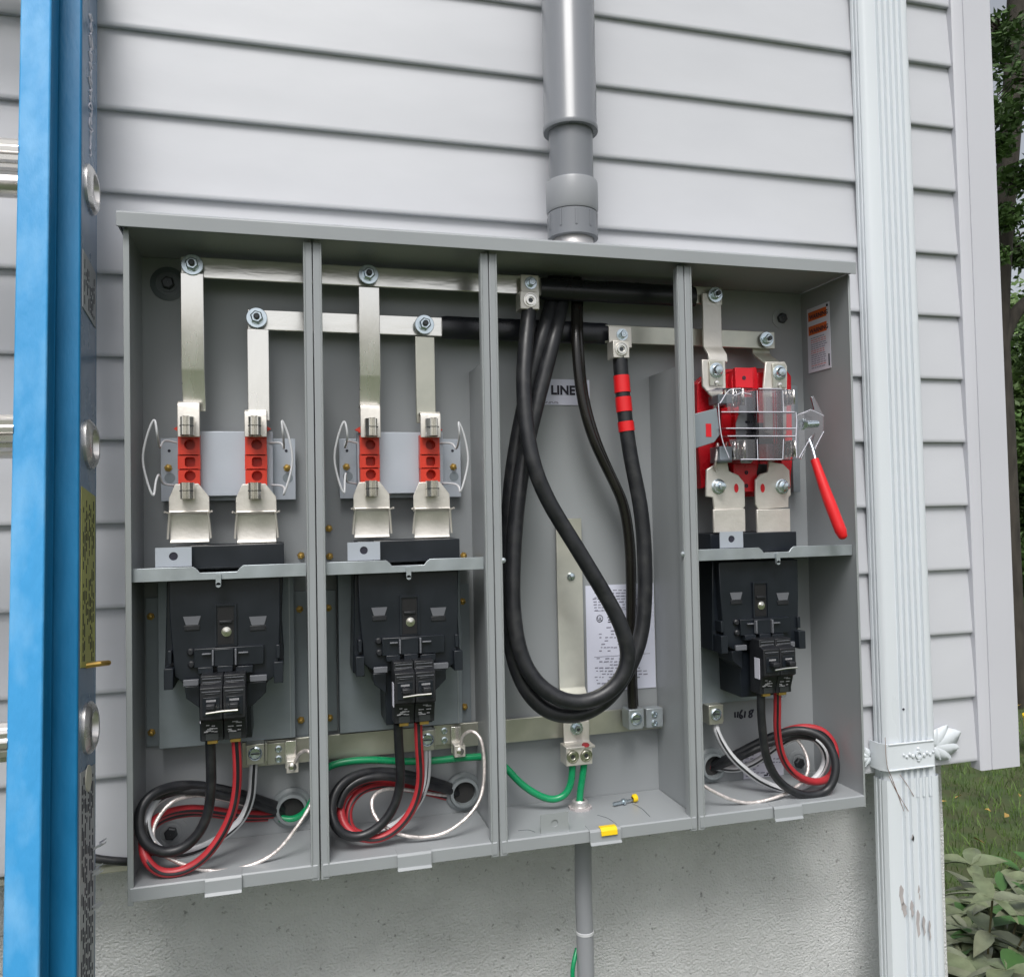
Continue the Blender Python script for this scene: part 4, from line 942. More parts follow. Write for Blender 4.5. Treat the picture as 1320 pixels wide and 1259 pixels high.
# ------------------------------------------------------------------ feeder coils
def wire(name, label, path, ys, r, m, stripe=None, group=None, it=6):
    o, pts = cable(name, label, ypath(path, ys), r, m, 'wire', group, 8, it, 12)
    if stripe:
        off = [p+(CAM-p).normalized()*r*.62+Vector((.3, 0, -1)).normalized()*r*.25 for p in pts]
        obj('stripe', MB().tube(off, r*.50, 8), stripe, o, smooth=True)
    return o
RF = .0051
wire('feeder_wire', 'black insulated wire coiled in the bottom of the leftmost bay', [(271, 950), (272, 985), (272, 1015), (268, 1048), (255, 1075), (235, 1093), (212, 1098), (191, 1089), (180, 1068), (182, 1042), (196, 1024), (220, 1014), (250, 1012), (285, 1017), (320, 1026), (350, 1036), (372, 1043)], [(0, -.125), (.2, -.112), (.45, -.115), (.6, -.10), (.8, -.06), (1, -.012)], .0057, 'cable_black')
wire('feeder_wire', 'black partner wire beside the coil entering the leftmost bushing', [(185, 1055), (192, 1036), (212, 1022), (245, 1018), (285, 1024), (320, 1033), (350, 1043), (372, 1049)], [(0, -.085), (.5, -.07), (1, -.012)], .0052, 'cable_black')
wire('feeder_wire', 'red wire with black stripe sweeping below the black coil in leftmost bay', [(304, 952), (306, 985), (305, 1018), (298, 1050), (283, 1080), (262, 1106), (235, 1122), (208, 1124), (190, 1110), (184, 1088), (190, 1066), (208, 1051), (235, 1043), (265, 1043), (300, 1048), (340, 1050), (368, 1047)], [(0, -.125), (.2, -.116), (.5, -.116), (.62, -.095), (.8, -.05), (1, -.012)], RF, 'wire_red', 'cable_black')
wire('feeder_wire', 'red inner wire curving behind the black coil in leftmost bay', [(200, 1100), (191, 1082), (198, 1064), (215, 1053), (245, 1047), (275, 1048), (310, 1054), (345, 1053)], [(0, -.07), (.5, -.05), (1, -.02)], .0048, 'wire_red', 'cable_black')
wire('feeder_wire', 'white wire with black stripe rising to the lug in the leftmost bay', [(327, 982), (326, 1000), (324, 1025), (316, 1048), (300, 1068), (275, 1085), (245, 1098), (215, 1100), (196, 1085), (188, 1062), (195, 1040), (212, 1026), (240, 1018), (280, 1022), (330, 1034), (362, 1042)], [(0, -.052), (.2, -.06), (.4, -.098), (.6, -.10), (1, -.014)], .0050, 'wire_white', 'cable_black')
wire('bare_wire', 'bare stranded wire looping along the floor of the leftmost bay', [(380, 984), (385, 972), (395, 967), (403, 975), (407, 1000), (402, 1034), (383, 1065), (357, 1097), (326, 1114), (295, 1121), (262, 1121), (232, 1112), (207, 1098), (197, 1078), (203, 1055), (222, 1033), (248, 1025), (272, 1026), (320, 1038), (362, 1046)], [(0, -.055), (.15, -.08), (.3, -.105), (.6, -.112), (.8, -.08), (1, -.014)], .0022, 'bare')
wire('feeder_wire', 'black insulated wire coiled in the bottom of the second bay', [(513, 932), (514, 960), (516, 990), (515, 1015), (507, 1041), (491, 1063), (468, 1077), (446, 1076), (432, 1063), (427, 1041), (434, 1018), (453, 1001), (483, 994), (514, 996), (545, 1003), (575, 1012), (594, 1020)], [(0, -.125), (.2, -.11), (.5, -.108), (.8, -.06), (1, -.012)], .0056, 'cable_black')
wire('feeder_wire', 'black partner wire beside the coil entering the second bushing', [(436, 1040), (444, 1020), (462, 1006), (490, 1000), (520, 1003), (550, 1011), (578, 1018), (594, 1024)], [(0, -.085), (.5, -.07), (1, -.012)], .0052, 'cable_black')
wire('feeder_wire', 'bright red wire with black stripe coiled in the second bay', [(539, 930), (540, 960), (542, 990), (541, 1012), (535, 1035), (522, 1057), (503, 1074), (482, 1081), (460, 1077), (445, 1064), (439, 1045), (444, 1027), (460, 1013), (483, 1007), (510, 1010), (545, 1017), (586, 1027)], [(0, -.125), (.2, -.11), (.5, -.104), (.8, -.05), (1, -.014)], RF, 'wire_red', 'cable_black')
wire('feeder_wire', 'red inner wire of the coil in the second bay', [(478, 1078), (455, 1070), (449, 1050), (454, 1032), (468, 1018), (490, 1012), (515, 1014), (548, 1020), (588, 1030)], [(0, -.085), (.5, -.06), (1, -.014)], .0046, 'wire_red', 'cable_black')
wire('feeder_wire', 'white wire with black stripe beside the red wire in the second bay', [(551, 966), (551, 985), (549, 1008), (541, 1030), (528, 1048), (508, 1064), (488, 1072)], [(0, -.055), (.5, -.075), (1, -.08)], .0048, 'wire_white', 'cable_black')
wire('bare_wire', 'bare stranded wire arching over the right of the second bay', [(594, 962), (597, 948), (608, 942), (619, 951), (624, 973), (624, 1004), (619, 1029), (606, 1049), (586, 1066), (565, 1076), (540, 1079), (516, 1075), (497, 1066), (483, 1051), (479, 1033), (487, 1021), (503, 1016), (528, 1018), (560, 1023), (588, 1026)], [(0, -.055), (.15, -.08), (.4, -.105), (.6, -.105), (.8, -.07), (1, -.014)], .0022, 'bare')
wire('feeder_wire', 'black insulated wire coiled in the bottom of the rightmost bay', [(981, 888), (981, 915), (983, 942), (988, 976), (1002, 1004), (1023, 1020), (1045, 1025), (1066, 1018), (1076, 1000), (1076, 976), (1064, 954), (1045, 943), (1023, 941), (998, 948), (973, 959), (948, 972), (926, 982), (912, 986)], [(0, -.125), (.2, -.113), (.5, -.115), (.8, -.06), (1, -.012)], .0057, 'cable_black')
wire('feeder_wire', 'black partner wire beside the coil entering the rightmost bushing', [(1050, 950), (1025, 947), (998, 955), (973, 966), (948, 978), (926, 987), (912, 990)], [(0, -.075), (.5, -.06), (1, -.012)], .0052, 'cable_black')
wire('feeder_wire', 'red wire with black stripe coiled in the rightmost bay', [(1002, 888), (1002, 915), (1002, 942), (1008, 974), (1023, 996), (1045, 1007), (1066, 1004), (1076, 988), (1076, 962), (1062, 943), (1040, 937), (1012, 942), (975, 962), (945, 978), (926, 986), (912, 990)], [(0, -.125), (.2, -.105), (.45, -.09), (.8, -.05), (1, -.014)], RF, 'wire_red', 'cable_black')
wire('feeder_wire', 'white wire with black stripe below the lone lug in the rightmost bay', [(922, 932), (925, 945), (934, 962), (945, 977), (959, 990), (977, 1004), (998, 1014), (1017, 1018), (1038, 1012), (1056, 998), (1064, 980), (1060, 963), (1045, 950), (1020, 951), (998, 965), (973, 983), (948, 991), (926, 989), (912, 986)], [(0, -.05), (.35, -.085), (.6, -.08), (1, -.014)], .0048, 'wire_white', 'cable_black')
wire('bare_wire', 'bare stranded wire sagging across the floor of the rightmost bay', [(1000, 945), (1022, 949), (1035, 963), (1042, 984), (1038, 1002), (1021, 1018), (998, 1028), (973, 1034), (952, 1033), (928, 1024), (905, 1011), (890, 1000)], [(0, -.05), (.35, -.09), (.5, -.112), (.8, -.112), (1, -.10)], .0022, 'bare')
wire('ground_wire', 'green wire crossing the second bay behind the black and red wires', [(415, 994), (428, 986), (450, 981), (480, 979), (520, 981), (560, 980), (600, 976), (640, 974)], [(0, -.045), (1, -.045)], .0046, 'wire_green')
wire('ground_wire', 'green wire sagging from the left divider to the lug in the third bay', [(640, 978), (655, 992), (672, 1010), (693, 1024), (712, 1030), (728, 1024), (736, 1008), (738, 984)], [(0, -.04), (.6, -.055), (1, -.058)], .0046, 'wire_green')
wire('ground_wire', 'short green wire from the lug down into the floor bushing', [(753, 984), (751, 1000), (748, 1020), (747, 1040), (748, 1060)], [(0, -.058), (1, -.055)], .0046, 'wire_green')
wire('ground_wire', 'short green wire emerging from the leftmost cable bushing', [(360, 1054), (375, 1056), (388, 1051), (396, 1042), (404, 1030)], [(0, -.022), (1, -.030)], .0046, 'wire_green')
def ray_floor(px, py):
    d = _f+(px-660)/FPX*_r-(py-629.5)/FPX*_u; return CAM+d*((FZ+.0008-CAM.z)/d.z)
# floor bushing in third bay
p = P(748, 1050, -.055)
o = obj('floor_bushing', MB().lathe(Vector((p.x, -.055, FZ)), (0, 0, 1), [(.013, 0), (.013, .004), (.0105, .0045), (.0105, .010), (.0085, .012), (.006, .011), (.006, .002)], 24), 'hub', None, smooth=True, label='threaded metal bushing around the green wire on third bay floor', cat='bushing')
obj('lock_ring', MB().ring(Vector((p.x, -.055, FZ+.0002)), (0, 0, 1), .0132, .0158, .003, 10), 'primer', o)
random.seed(44)
for (a, b, c, d) in ((690, 1072, 668, 1070), (815, 1035, 838, 1052), (795, 1062, 770, 1050)):
    q0 = ray_floor(a, b); q1 = ray_floor(c, d); qm = (q0+q1)/2+Vector((.003, .004, 0)); obj('scratch', MB().tube(crom([q0, qm, q1], 6), .00022, 4), 'rubber', o)
# bolt lying on the floor, yellow tag
a = Vector((P(789, 1052, -.06).x, -.066, FZ+.0045)); d = Vector((1, .22, .02)).normalized()
o = thing('loose_bolt', 'loose zinc bolt with yellow wire nut lying on the third bay floor', 'bolt', a)
obj('shank', MB().cyl(a, d, .0024, .021, 12), 'bolt', o, smooth=True); obj('nut', MB().cyl(a+d*.015, d, .0046, .003, 6), 'bolt', o)
obj('second_shank', MB().cyl(a+d*.0212, d, .0016, .014, 10), 'bolt', o, smooth=True)
obj('yellow_cap', MB().lathe(a+d*.031+Vector((0, 0, .0012)), d, [(.003, 0), (.0052, .002), (.0052, .006), (.003, .0075), (.0002, .0078)], 14), 'yellow', o, smooth=True)
o = obj('yellow_tag', MB().sheet([(YF+.002, FZ+.0008+.0012), (YF-.005, FZ+.0022), (YF-.0088, FZ-.001), (YF-.0095, FZ-.007)], P(775, 1075, YF-.008).x, P(796, 1075, YF-.008).x, .0016), 'yellow', None, bevel=.0005, label='bright yellow tag folded over the front lip of the third bay', cat='tag')

# ------------------------------------------------------------------ fourth bay: lever bypass socket
sk = thing('lever_bypass_socket', 'red lever bypass meter socket under clear covers in the rightmost bay', 'meter socket', (P(960, 560, -.05).x, YB, P(960, 560, -.05).z))
def R4(nm, poly, yf_, yb_, m='red_plastic', bev=.0012): return obj(nm, MB().pprism(poly, yf_, yb_), m, sk, bevel=bev)
def B4(nm, a, b, c, d, yf_, yb_, m='red_plastic', bev=.001): return obj(nm, MB().pbox(a, b, c, d, yf_, yb_), m, sk, bevel=bev)
R4('red_base', [(906, 488), (922, 476), (1012, 474), (1020, 485), (1022, 590), (1018, 632), (1000, 640), (925, 640), (908, 622)], -.038, YB-.001)
R4('red_wing', [(899, 494), (912, 482), (920, 490), (922, 560), (914, 625), (904, 630), (899, 560)], -.062, -.039)
R4('centre_ridge', [(945, 477), (975, 473), (978, 490), (975, 545), (978, 600), (970, 634), (952, 634), (943, 600), (948, 545), (943, 490)], -.066, -.039)
B4('ridge_cap', 948, 474, 971, 500, -.074, -.0665); B4('ridge_side', 978, 480, 990, 600, -.055, -.0385); B4('ridge_side', 930, 482, 943, 600, -.055, -.0385)
B4('lower_box', 946, 598, 976, 634, -.075, -.0668); B4('right_cheek', 1006, 486, 1018, 628, -.06, -.0385)
for (px, py, yy) in ((959, 487, -.0742), (962, 609, -.0752), (962, 626, -.0752), (963, 503, -.0665)): obj('boss_hole', MB().ring(P(px, py, yy), (0, -1, 0), .0008, .0028, .0006, 12), 'ink', sk)
obj('dark_socket', MB().pbox(926, 598, 945, 614, -.058, -.0555), 'dark_void', sk); obj('dark_socket', MB().pbox(974, 598, 992, 614, -.058, -.0555), 'dark_void', sk)
obj('dark_socket', MB().pbox(978, 545, 1012, 572, -.060, -.0605+.003), 'black_plastic', sk)
# upper cream lugs with bolts
def upper_lug(pts, pb, yy, nm='upper_lug'):
    o_ = obj(nm, MB().pprism(pts, yy, yy+.004), 'alu', sk, bevel=.0012)
    p_ = P(pb[0], pb[1], yy); xw2 = .0105
    obj('clamp_plate', MB().box(p_.x-xw2, p_.x+xw2, yy-.003, yy-.0004, p_.z-.021, p_.z+.013), 'tin_dull', o_, bevel=.0008)
    obj('bolt_head', MB().lathe(p_+Vector((0, -.003, 0)), (0, -1, 0), [(.0105, 0), (.0105, .0014), (.0072, .002), (.0070, .0062), (.0052, .0085), (.0003, .009)], 24), 'bolt', o_, smooth=True)
    obj('dimple', MB().lathe(p_+Vector((0, -.003, -.017)), (0, -1, 0), [(.0042, 0), (.003, .0018), (.0003, .0024)], 14), 'tin', o_, smooth=True)
upper_lug([(905, 463), (935, 464), (936, 500), (928, 514), (922, 530), (918, 512), (906, 498)], (922, 478), -.082)
upper_lug([(987, 466), (1012, 466), (1015, 472), (1014, 560), (1000, 562), (986, 556), (984, 500)], (1003, 481), -.082)
# risers feeding them
a, b = P(907, 415, -.068).x, P(931, 415, -.068).x
rz = thing('riser_strap', 'cream strap hanging from the upper bus bar in the rightmost bay', 'bus strap', ((a+b)/2, -.068, P(918, 420, -.068).z), 'riser straps from bus bars to meter jaws')
obj('strap', MB().sheet([(-.0665, P(919, 378, -.067).z), (-.0665, P(919, 446, -.067).z), (-.070, P(919, 450, -.067).z), (-.079, P(919, 456, -.08).z), (-.080, P(919, 466, -.08).z)], a, b, .0035), 'alu', rz, bevel=.0007)
a, b = P(975, 455, -.055).x, P(997, 455, -.055).x
rz = thing('riser_strap', 'short stub strap under the lower bus bar in the rightmost bay', 'bus strap', ((a+b)/2, -.055, P(986, 458, -.055).z), 'riser straps from bus bars to meter jaws')
obj('strap', MB().sheet([(-.0445, P(986, 436, -.045).z), (-.046, P(986, 454, -.05).z), (-.050, P(986, 458, -.05).z), (-.076, P(986, 468, -.076).z), (-.077, P(986, 474, -.077).z)], a, b, .003), 'tin_dull', rz, bevel=.0007)
# lower cream lug plates with bolts and slots
for (pts, pb, sl, lowr) in (([(911, 605), (922, 598), (938, 594), (940, 607), (952, 612), (960, 622), (961, 652), (957, 658), (921, 658), (919, 641), (910, 640)], (926, 627), (949, 629), (920, 656, 961, 686)),
                            ([(991, 594), (1010, 598), (1018, 606), (1020, 638), (1017, 641), (1017, 654), (978, 657), (974, 650), (974, 618), (980, 611), (990, 608)], (1008, 627), (983, 629), (976, 656, 1019, 686))):
    yy = -.084; o_ = obj('lower_lug', MB().pprism(pts, yy, yy+.004), 'alu', sk, bevel=.0012)
    obj('lug_apron', MB().pbox(*lowr, -.088, -.084), 'alu', o_, bevel=.001)
    p_ = P(pb[0], pb[1], yy); q_ = P(sl[0], sl[1], yy)
    obj('bolt_head', MB().lathe(p_, (0, -1, 0), [(.0105, 0), (.0105, .0012), (.0088, .002), (.0078, .006), (.0052, .0075), (.0045, .0074), (.0045, .014), (.0003, .0145)], 24), 'bolt', o_, smooth=True)
    mb = MB(); mb.v = [Vector((q_.x+.0034*math.cos(2*math.pi*i/20), yy-.0004, q_.z+.0062*math.sin(2*math.pi*i/20))) for i in range(20)]; mb.f = [tuple(reversed(range(20)))]
    obj('slot', mb, 'red_plastic', o_)
# grey insulated centre plate, metal jaws, copper-ish strips
R4('centre_plate', [(953, 512), (972, 511), (973, 535), (977, 545), (977, 562), (972, 575), (973, 592), (968, 597), (956, 597), (952, 588), (952, 575), (949, 562), (949, 545), (953, 533)], -.094, -.092, 'cab', .0006)
for (px, py) in ((962, 544), (963, 561), (970, 552)): obj('plate_hole', MB().ring(P(px, py, -.0942), (0, -1, 0), .0002, .0020, .0003, 12), 'ink', sk)
for (a, b, c, d) in ((943, 502, 955, 523), (945, 568, 957, 592), (1012, 503, 1019, 522), (1013, 568, 1021, 589)):
    x_a, x_b = P(a, (b+d)/2, -.10).x, P(c, (b+d)/2, -.10).x; z1_, z0_ = P(a, b, -.10).z, P(a, d, -.10).z; mb = MB(); xm = (x_a+x_b)/2; ww = (x_b-x_a)/2
    for s_ in (-1, 1):
        lst = [(s_*ww, -.07), (s_*ww, -.088), (s_*ww*.5, -.100), (s_*ww*.3, -.105), (s_*ww*.9, -.110)]
        for (a1, b1), (a2, b2) in zip(lst, lst[1:]): mb.add([(xm+a1, b1, z0_), (xm+a2, b2, z0_), (xm+a2, b2, z1_), (xm+a1, b1, z1_)], [(0, 1, 2, 3)])
    jw = obj('meter_jaw', mb, 'chrome', sk, smooth=True); sm = jw.modifiers.new('s', 'SOLIDIFY'); sm.thickness = .0014
B4('contact_block', 926, 508, 944, 520, -.098, -.07, 'zinc_dull'); B4('contact_block', 928, 575, 944, 596, -.098, -.07, 'zinc_dull')
obj('copper_strip', MB().tube(relax(crom([P(925, 572, -.085), P(924, 585, -.09), P(922, 600, -.088), P(924, 606, -.085)], 6), 2), .0022, 8), 'bare', sk, smooth=True)
# left grey lever bracket
R4('lever_bracket', [(893, 534), (924, 526), (926, 541), (928, 560), (921, 570), (893, 579)], -.106, -.104, 'zinc_dull', .0006)
obj('bracket_slot', MB().pbox(910, 546, 917, 563, -.1064, -.1061), 'red_plastic', sk)
# clear covers: ribs, walls and opaque white lines painted as edge highlights
mbc = MB()
for (a, b, c, d, yf_, yb_) in ((925, 501, 1024, 501.8, -.116, -.085), (930, 531, 1024, 532, -.116, -.085), (930, 552, 1026, 553, -.116, -.085), (932, 562, 1026, 563, -.116, -.085), (930, 592, 1024, 593, -.116, -.085)): mbc.pbox(a, b, c, d, yf_, yb_)
mbc.pbox(930, 503, 1024, 591, -.0845, -.0832) if False else None
cv = obj('clear_cover', mbc, 'clear', sk)
obj('cover_face', MB().pprism([(978, 503), (1022, 502), (1026, 545), (1026, 566), (1020, 592), (978, 592)], -.1185, -.1180), 'clear', sk)
for pth, yy in (([(930, 531), (1024, 531)], -.119), ([(936, 552), (1026, 552)], -.119), ([(938, 562), (1026, 562)], -.119), ([(1026, 531), (1027, 545), (1026, 568), (1027, 590)], -.119), ([(926, 520), (928, 548), (932, 570), (940, 590)], -.119), ([(928, 520), (940, 503), (955, 501)], -.119), ([(978, 501), (1008, 501)], -.119), ([(955, 592), (1008, 592)], -.119)):
    obj('cover_glint', MB().tube(crom([P(a, b, yy) for a, b in pth], 4), .0007, 6), 'paper_w', sk, smooth=True)
obj('cover_face', MB().pprism([(936, 508), (944, 503), (974, 503), (974, 530), (938, 530)], -.1165, -.1160), 'clear', sk)
obj('cover_face', MB().pprism([(940, 566), (974, 566), (974, 592), (948, 592)], -.1165, -.1160), 'clear', sk)
obj('cover_wall', MB().pbox(975, 503, 976.5, 592, -.1175, -.094), 'clear', sk); obj('cover_wall', MB().pbox(1008, 503, 1009.5, 592, -.1175, -.094), 'clear', sk)
for pth in ([(976, 503), (977, 530)], [(976, 566), (977, 592)], [(1009, 503), (1010, 531)], [(1010, 566), (1009, 592)], [(946, 510), (956, 506), (968, 508)], [(1030, 534), (1045, 528), (1062, 536)], [(1030, 590), (1046, 562), (1050, 578), (1062, 556)]):
    obj('cover_glint', MB().tube([P(a, b, -.1185) for a, b in pth], .00055, 6), 'paper_w', sk, smooth=True)
obj('tinted_window', MB().pbox(988, 512, 1020, 530, -.100, -.0985), 'clear', sk); obj('tinted_window', MB().pbox(988, 572, 1018, 592, -.100, -.0985), 'clear', sk)
obj('clear_side_plate', MB().pprism([(1026, 535), (1050, 528), (1046, 512), (1049, 510), (1062, 535), (1062, 558), (1052, 580), (1046, 576), (1050, 560), (1034, 592), (1027, 588)], -.105, -.102), 'clear', sk, bevel=.0006)
p = P(1036, 547, -.107); obj('pivot_bolt', MB().cyl(p, (1, 0, .05), .0048, .022, 12).cyl(p+Vector((-.004, 0, 0)), (1, 0, 0), .0075, .006, 6), 'bolt', sk, smooth=True)
rod = [P(1043, 566, -.105), P(1048, 580, -.112), P(1052, 596, -.120)]
obj('lever_rod', MB().tube(rod, .0024, 10), 'bolt', sk, smooth=True)
grip = [P(1050, 592, -.119), P(1066, 638, -.135), P(1086, 690, -.150)]
obj('red_grip', MB().tube(crom(grip, 10), .0078, 18, rf=lambda t: .72+.28*min(1, t*1.6) if t < .96 else .8), 'tape_red', sk, smooth=True)
obj('grip_tip', MB().lathe(grip[-1], (grip[-1]-grip[-2]), [(.0066, -.002), (.006, .002), (.004, .0045), (.0003, .0055)], 18), 'tape_red', sk, smooth=True)
B4('right_channel', 1021, 497, 1030, 634, -.035, YB-.001, 'zinc_dull', .0006)

# ================================================================== garden: plant, grass, trees
def leaf_mesh(name, L, W, seed, m):
    random.seed(seed); K = 7; vs = []; fs = []; tw = random.uniform(-.3, .3)
    for i in range(K):
        t = i/(K-1); wd = W*math.sin(math.pi*(t**.8))**.9*(1-t*.15)+.0006; dr = -L*.32*t*t; cup = .25*wd
        for s_, q in ((-1, cup), (-.5, cup*.2), (0, -.001), (.5, cup*.2), (1, cup)):
            wv = .05*wd*math.sin(i*2.2+s_*3)
            vs.append((L*t, s_*wd+tw*t*.004, dr+q+wv))
    for i in range(K-1):
        for j in range(4): fs.append((i*5+j, (i+1)*5+j, (i+1)*5+j+1, i*5+j+1))
    me = bpy.data.meshes.new(name); me.from_pydata(vs, [], fs); me.materials.append(MAT[m])
    for p_ in me.polygons: p_.use_smooth = True
    return me
LM = [leaf_mesh('leaf_form', random.uniform(.085, .12), random.uniform(.018, .026), 40+i, ('leafA', 'leafB', 'leafB', 'leafA', 'leafC')[i % 5]) for i in range(10)]
def shrub(label, base, hgt, rad, nst, seed, nl=3, group='broad leaved garden plants'):
    random.seed(seed); r_ = thing('garden_plant', label, 'plant', base, group); base = Vector(base); cnt = 0
    for s_ in range(nst):
        a = 2*math.pi*(s_+random.random()*.6)/nst; rr = rad*math.sqrt(random.uniform(.05, 1)); h = hgt*random.uniform(.55, 1)*(1-.25*rr/rad)
        tip = base+Vector((math.cos(a)*rr, math.sin(a)*rr, h)); mid = base+Vector((math.cos(a)*rr*.35, math.sin(a)*rr*.35, h*.6))
        pts = crom([base+Vector((math.cos(a)*.02, math.sin(a)*.02, 0)), mid, tip], 5)
        obj('stem', MB().tube(pts, .0028, 5), 'stem', r_, smooth=True)
        for w_ in range(nl):
            t = 1-w_*.17; c_ = pts[min(len(pts)-1, int(t*(len(pts)-1)))]; m0 = random.uniform(0, 6.28)
            for q in range(3 if w_ else 5):
                az = m0+q*(2.1 if w_ else 1.26)+random.uniform(-.35, .35); o = bpy.data.objects.new('leaf', random.choice(LM)); col.objects.link(o)
                o.parent = r_; o.location = c_-base; o.rotation_euler = (random.uniform(-.35, .35), -random.uniform(-.1, .55)+(.25 if w_ else 0), az); sc = random.uniform(.8, 1.4); o.scale = (sc, sc, sc); cnt += 1
    return r_
def ray_ground(px, py, z=GZ):
    d = _f+(px-660)/FPX*_r-(py-629.5)/FPX*_u; return CAM+d*((z-CAM.z)/d.z)
def at_dist(px, py, t):
    d = _f+(px-660)/FPX*_r-(py-629.5)/FPX*_u; return CAM+d*t
spots = [(1262, 1165, 2.15, .42, .24), (1330, 1140, 2.5, .5, .26), (1255, 1290, 1.85, .4, .24), (1330, 1260, 2.0, .45, .25), (1400, 1180, 2.3, .55, .28), (1390, 1330, 1.8, .4, .26)]
labs = ['grey green leafy plant just right of the downspout, middle height', 'tallest grey green leafy plant at the right edge of the photo', 'grey green leafy plant low beside the foundation corner', 'grey green leafy plant at the lower right corner of the photo', 'grey green leafy plant beyond the right edge of the garden bed', 'grey green leafy plant nearest the camera at far right']
for i, (px, py, t, h, rd) in enumerate(spots):
    tp = at_dist(px, py, t); shrub(labs[i], (tp.x, tp.y, GZ), tp.z-GZ+.12, rd, 22, 60+i, 4)
# grass blades
random.seed(3); mb = MB(); vs = []; fs = []
def blade(x, y, h, w_):
    a = random.uniform(0, 6.28); lx_, ly_ = random.gauss(0, .35)*h, random.gauss(0, .35)*h; dx, dy = math.cos(a)*w_, math.sin(a)*w_; z = GZ+.03*noise.noise(Vector((x*.5, y*.5, 0)))-.005
    o = len(vs); vs.extend([(x-dx, y-dy, z), (x+dx, y+dy, z), (x+lx_*.4+dx*.7, y+ly_*.4+dy*.7, z+h*.6), (x+lx_*.4-dx*.7, y+ly_*.4-dy*.7, z+h*.6), (x+lx_, y+ly_, z+h*.95)]); fs.extend([(o, o+1, o+2, o+3), (o+3, o+2, o+4)])
for i in range(130000):
    t = random.random()**.7; x = 1.6+random.uniform(0, 1)*9; y = .2+random.random()*9
    if random.random() > 1.25-.12*math.hypot(x-1.6, y): continue
    if noise.noise(Vector((x*2.2, y*2.2, 7))) < -.4: continue
    blade(x, y, random.uniform(.025, .07), random.uniform(.0015, .0035))
mb.v = [Vector(v) for v in vs]; mb.f = fs; tag(obj('grass', mb, 'grass'), 'short green lawn grass beyond the house corner', 'grass', kind='stuff')
mb = MB(); random.seed(12)
for i in range(500):
    x, y = random.uniform(1.8, 8), random.uniform(.3, 8); z = GZ+.035; s_ = random.uniform(.015, .035); a = random.uniform(0, 6.28); tl = random.uniform(-.4, .4)
    c_, d_ = math.cos(a)*s_, math.sin(a)*s_; mb.add([(x-c_, y-d_, z), (x+d_*.5, y-c_*.5, z+.01+tl*s_), (x+c_, y+d_, z+.004), (x-d_*.5, y+c_*.5, z+.008-tl*s_)], [(0, 1, 2, 3)])
tag(obj('fallen_leaves', mb, 'litter'), 'scattered yellow and brown fallen leaves on the lawn', 'fallen leaves', kind='stuff')

def crown_mesh(centers, nper, size, seed, mbb=None):
    random.seed(seed); vs = []; fs = []
    for (c, r) in centers:
        c = Vector(c)
        for i in range(nper):
            d = Vector((random.gauss(0, 1), random.gauss(0, 1), random.gauss(0, 1))).normalized()*r*random.random()**.45
            p = c+Vector((d.x, d.y, d.z*.8)); s_ = size*random.uniform(.6, 1.3)
            u_ = Vector((random.gauss(0, 1), random.gauss(0, 1), random.gauss(0, .6))).normalized(); v_ = u_.cross(Vector((random.gauss(0, 1), random.gauss(0, 1), random.gauss(0, 1)))).normalized()
            o = len(vs); vs += [p-u_*s_, p+v_*s_*.42, p+u_*s_, p-v_*s_*.42]; fs.append((o, o+1, o+2, o+3))
    m_ = MB(); m_.v = vs; m_.f = fs; return m_
def tree(label, segs, centers, nper, size, seed, m='crown', twigs=True):
    base = segs[0][0][0]; r_ = thing('tree', label, 'tree', (base.x, base.y, GZ)); mb = MB()
    for pts, r0, r1 in segs: mb.tube(crom(pts, 8), r0, 12, rf=lambda t: 1+(r1/r0-1)*t)
    obj('trunk', mb, 'bark', r_, smooth=True)
    if twigs:
        random.seed(seed+5); mb = MB()
        for c, r in centers:
            for q in range(7):
                d = Vector((random.gauss(0, 1), random.gauss(0, 1), random.gauss(0, 1))).normalized()*r*.9; a = Vector(c)
                mb.tube([a, a+d*.5+Vector((0, 0, .05)), a+d], .012, 5, rf=lambda t: 1-.7*t)
        obj('branches', mb, 'bark', r_)
    obj('crown', crown_mesh(centers, nper, size, seed), m, r_)
T0 = 6.5
tp = lambda px, py, t=T0: at_dist(px, py, t)
g0 = tp(1322, 1000, T0); g0.z = GZ
segs = [([g0, tp(1306, 820), tp(1294, 560), tp(1287, 430), tp(1292, 300), tp(1306, 120), tp(1314, -60), tp(1322, -260)], .085, .07),
        ([tp(1292, 440), tp(1304, 412), tp(1326, 388), tp(1400, 340), tp(1500, 250)],   .055, .04)]
cs = []
random.seed(77)
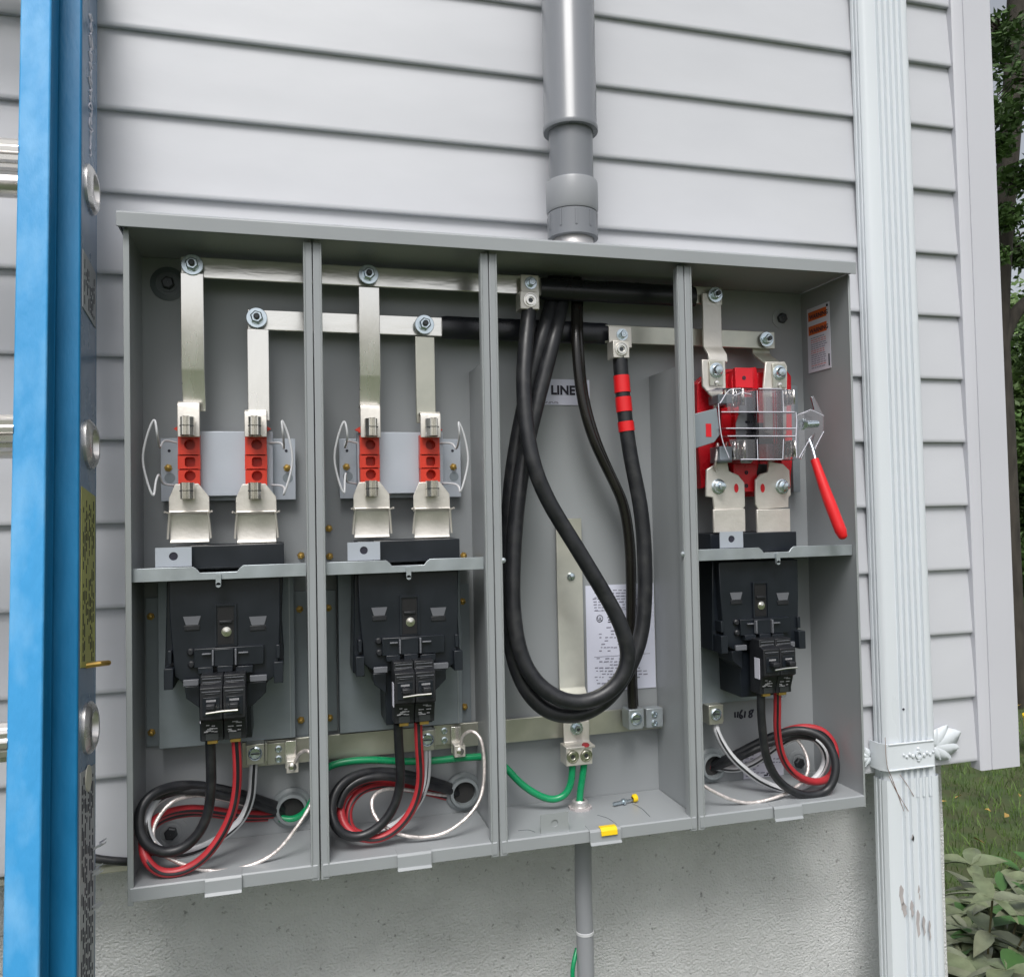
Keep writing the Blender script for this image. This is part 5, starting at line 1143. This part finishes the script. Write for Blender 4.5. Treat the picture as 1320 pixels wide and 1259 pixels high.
for i in range(60):
    px = random.uniform(1150, 1560); py = random.uniform(-450, 330)
    cs.append((tp(px, py, T0+random.uniform(-1.0, 1.2)), random.uniform(.14, .30)))
cs += [(tp(1290, 40, 6), .18), (tp(1300, 150, 6), .2), (tp(1286, 190, 6), .12), (tp(1312, 230, 6.2), .16), (tp(1296, 280, 6.2), .13), (tp(1312, 330, 6.8), .14), (tp(1283, 330, 6.2), .10)]
tree('tree with dark forked trunk just beyond the house corner', segs, cs, 300, .036, 5)
# hedge and far trees
for i, (px, t, hgt, wd, m, lab) in enumerate(((1345, 11, 4.4, 1.7, 'crown2', 'leafy green shrub mass behind the forked tree trunk'), (1440, 10, 4.2, 1.8, 'crown', 'dark bushy tree right of the forked tree'), (1230, 13, 3.8, 1.8, 'crown', 'bushy tree hidden mostly behind the white corner post'), (1560, 12, 5.0, 2.0, 'crown2', 'pale bushy tree farthest to the right'))):
    b_ = at_dist(px, 900, t); b_.z = GZ; random.seed(90+i); cs = []
    for k in range(60):
        a = random.uniform(0, 6.28); rr = wd*math.sqrt(random.random()); cs.append((b_+Vector((math.cos(a)*rr, math.sin(a)*rr, random.uniform(.15, hgt))), random.uniform(.3, .6)))
    tree(lab, [([b_, b_+Vector((.05, 0, hgt*.4)), b_+Vector((.0, .1, hgt*.8))], .09, .04)], cs, 620, .055, 200+i, m, False)
# yellow bucket half hidden behind the corner
bp_ = at_dist(1329, 930, 4.4)
o = thing('yellow_bucket', 'yellow plastic bucket mostly hidden behind the corner post', 'bucket', (bp_.x, bp_.y, GZ+.0))
zt_ = bp_.z+.10; BKZ = bp_.z-.09
gb = ray_ground(1349, 972); bc = Vector((gb.x, gb.y, GZ)); o.location = bc; ORG[o.name] = bc
obj('shell', MB().lathe(bc, (0, 0, 1), [(.001, 0), (.09, 0), (.115, .12), (.118, .24), (.112, .245), (.08, .02), (.001, .02)], 28), 'yellow', o, smooth=True)
obj('rim', MB().ring(bc+Vector((0, 0, .225)), (0, 0, 1), .117, .124, .014, 28), 'yellow', o, smooth=True)
# closing roofline mass out of frame is not needed
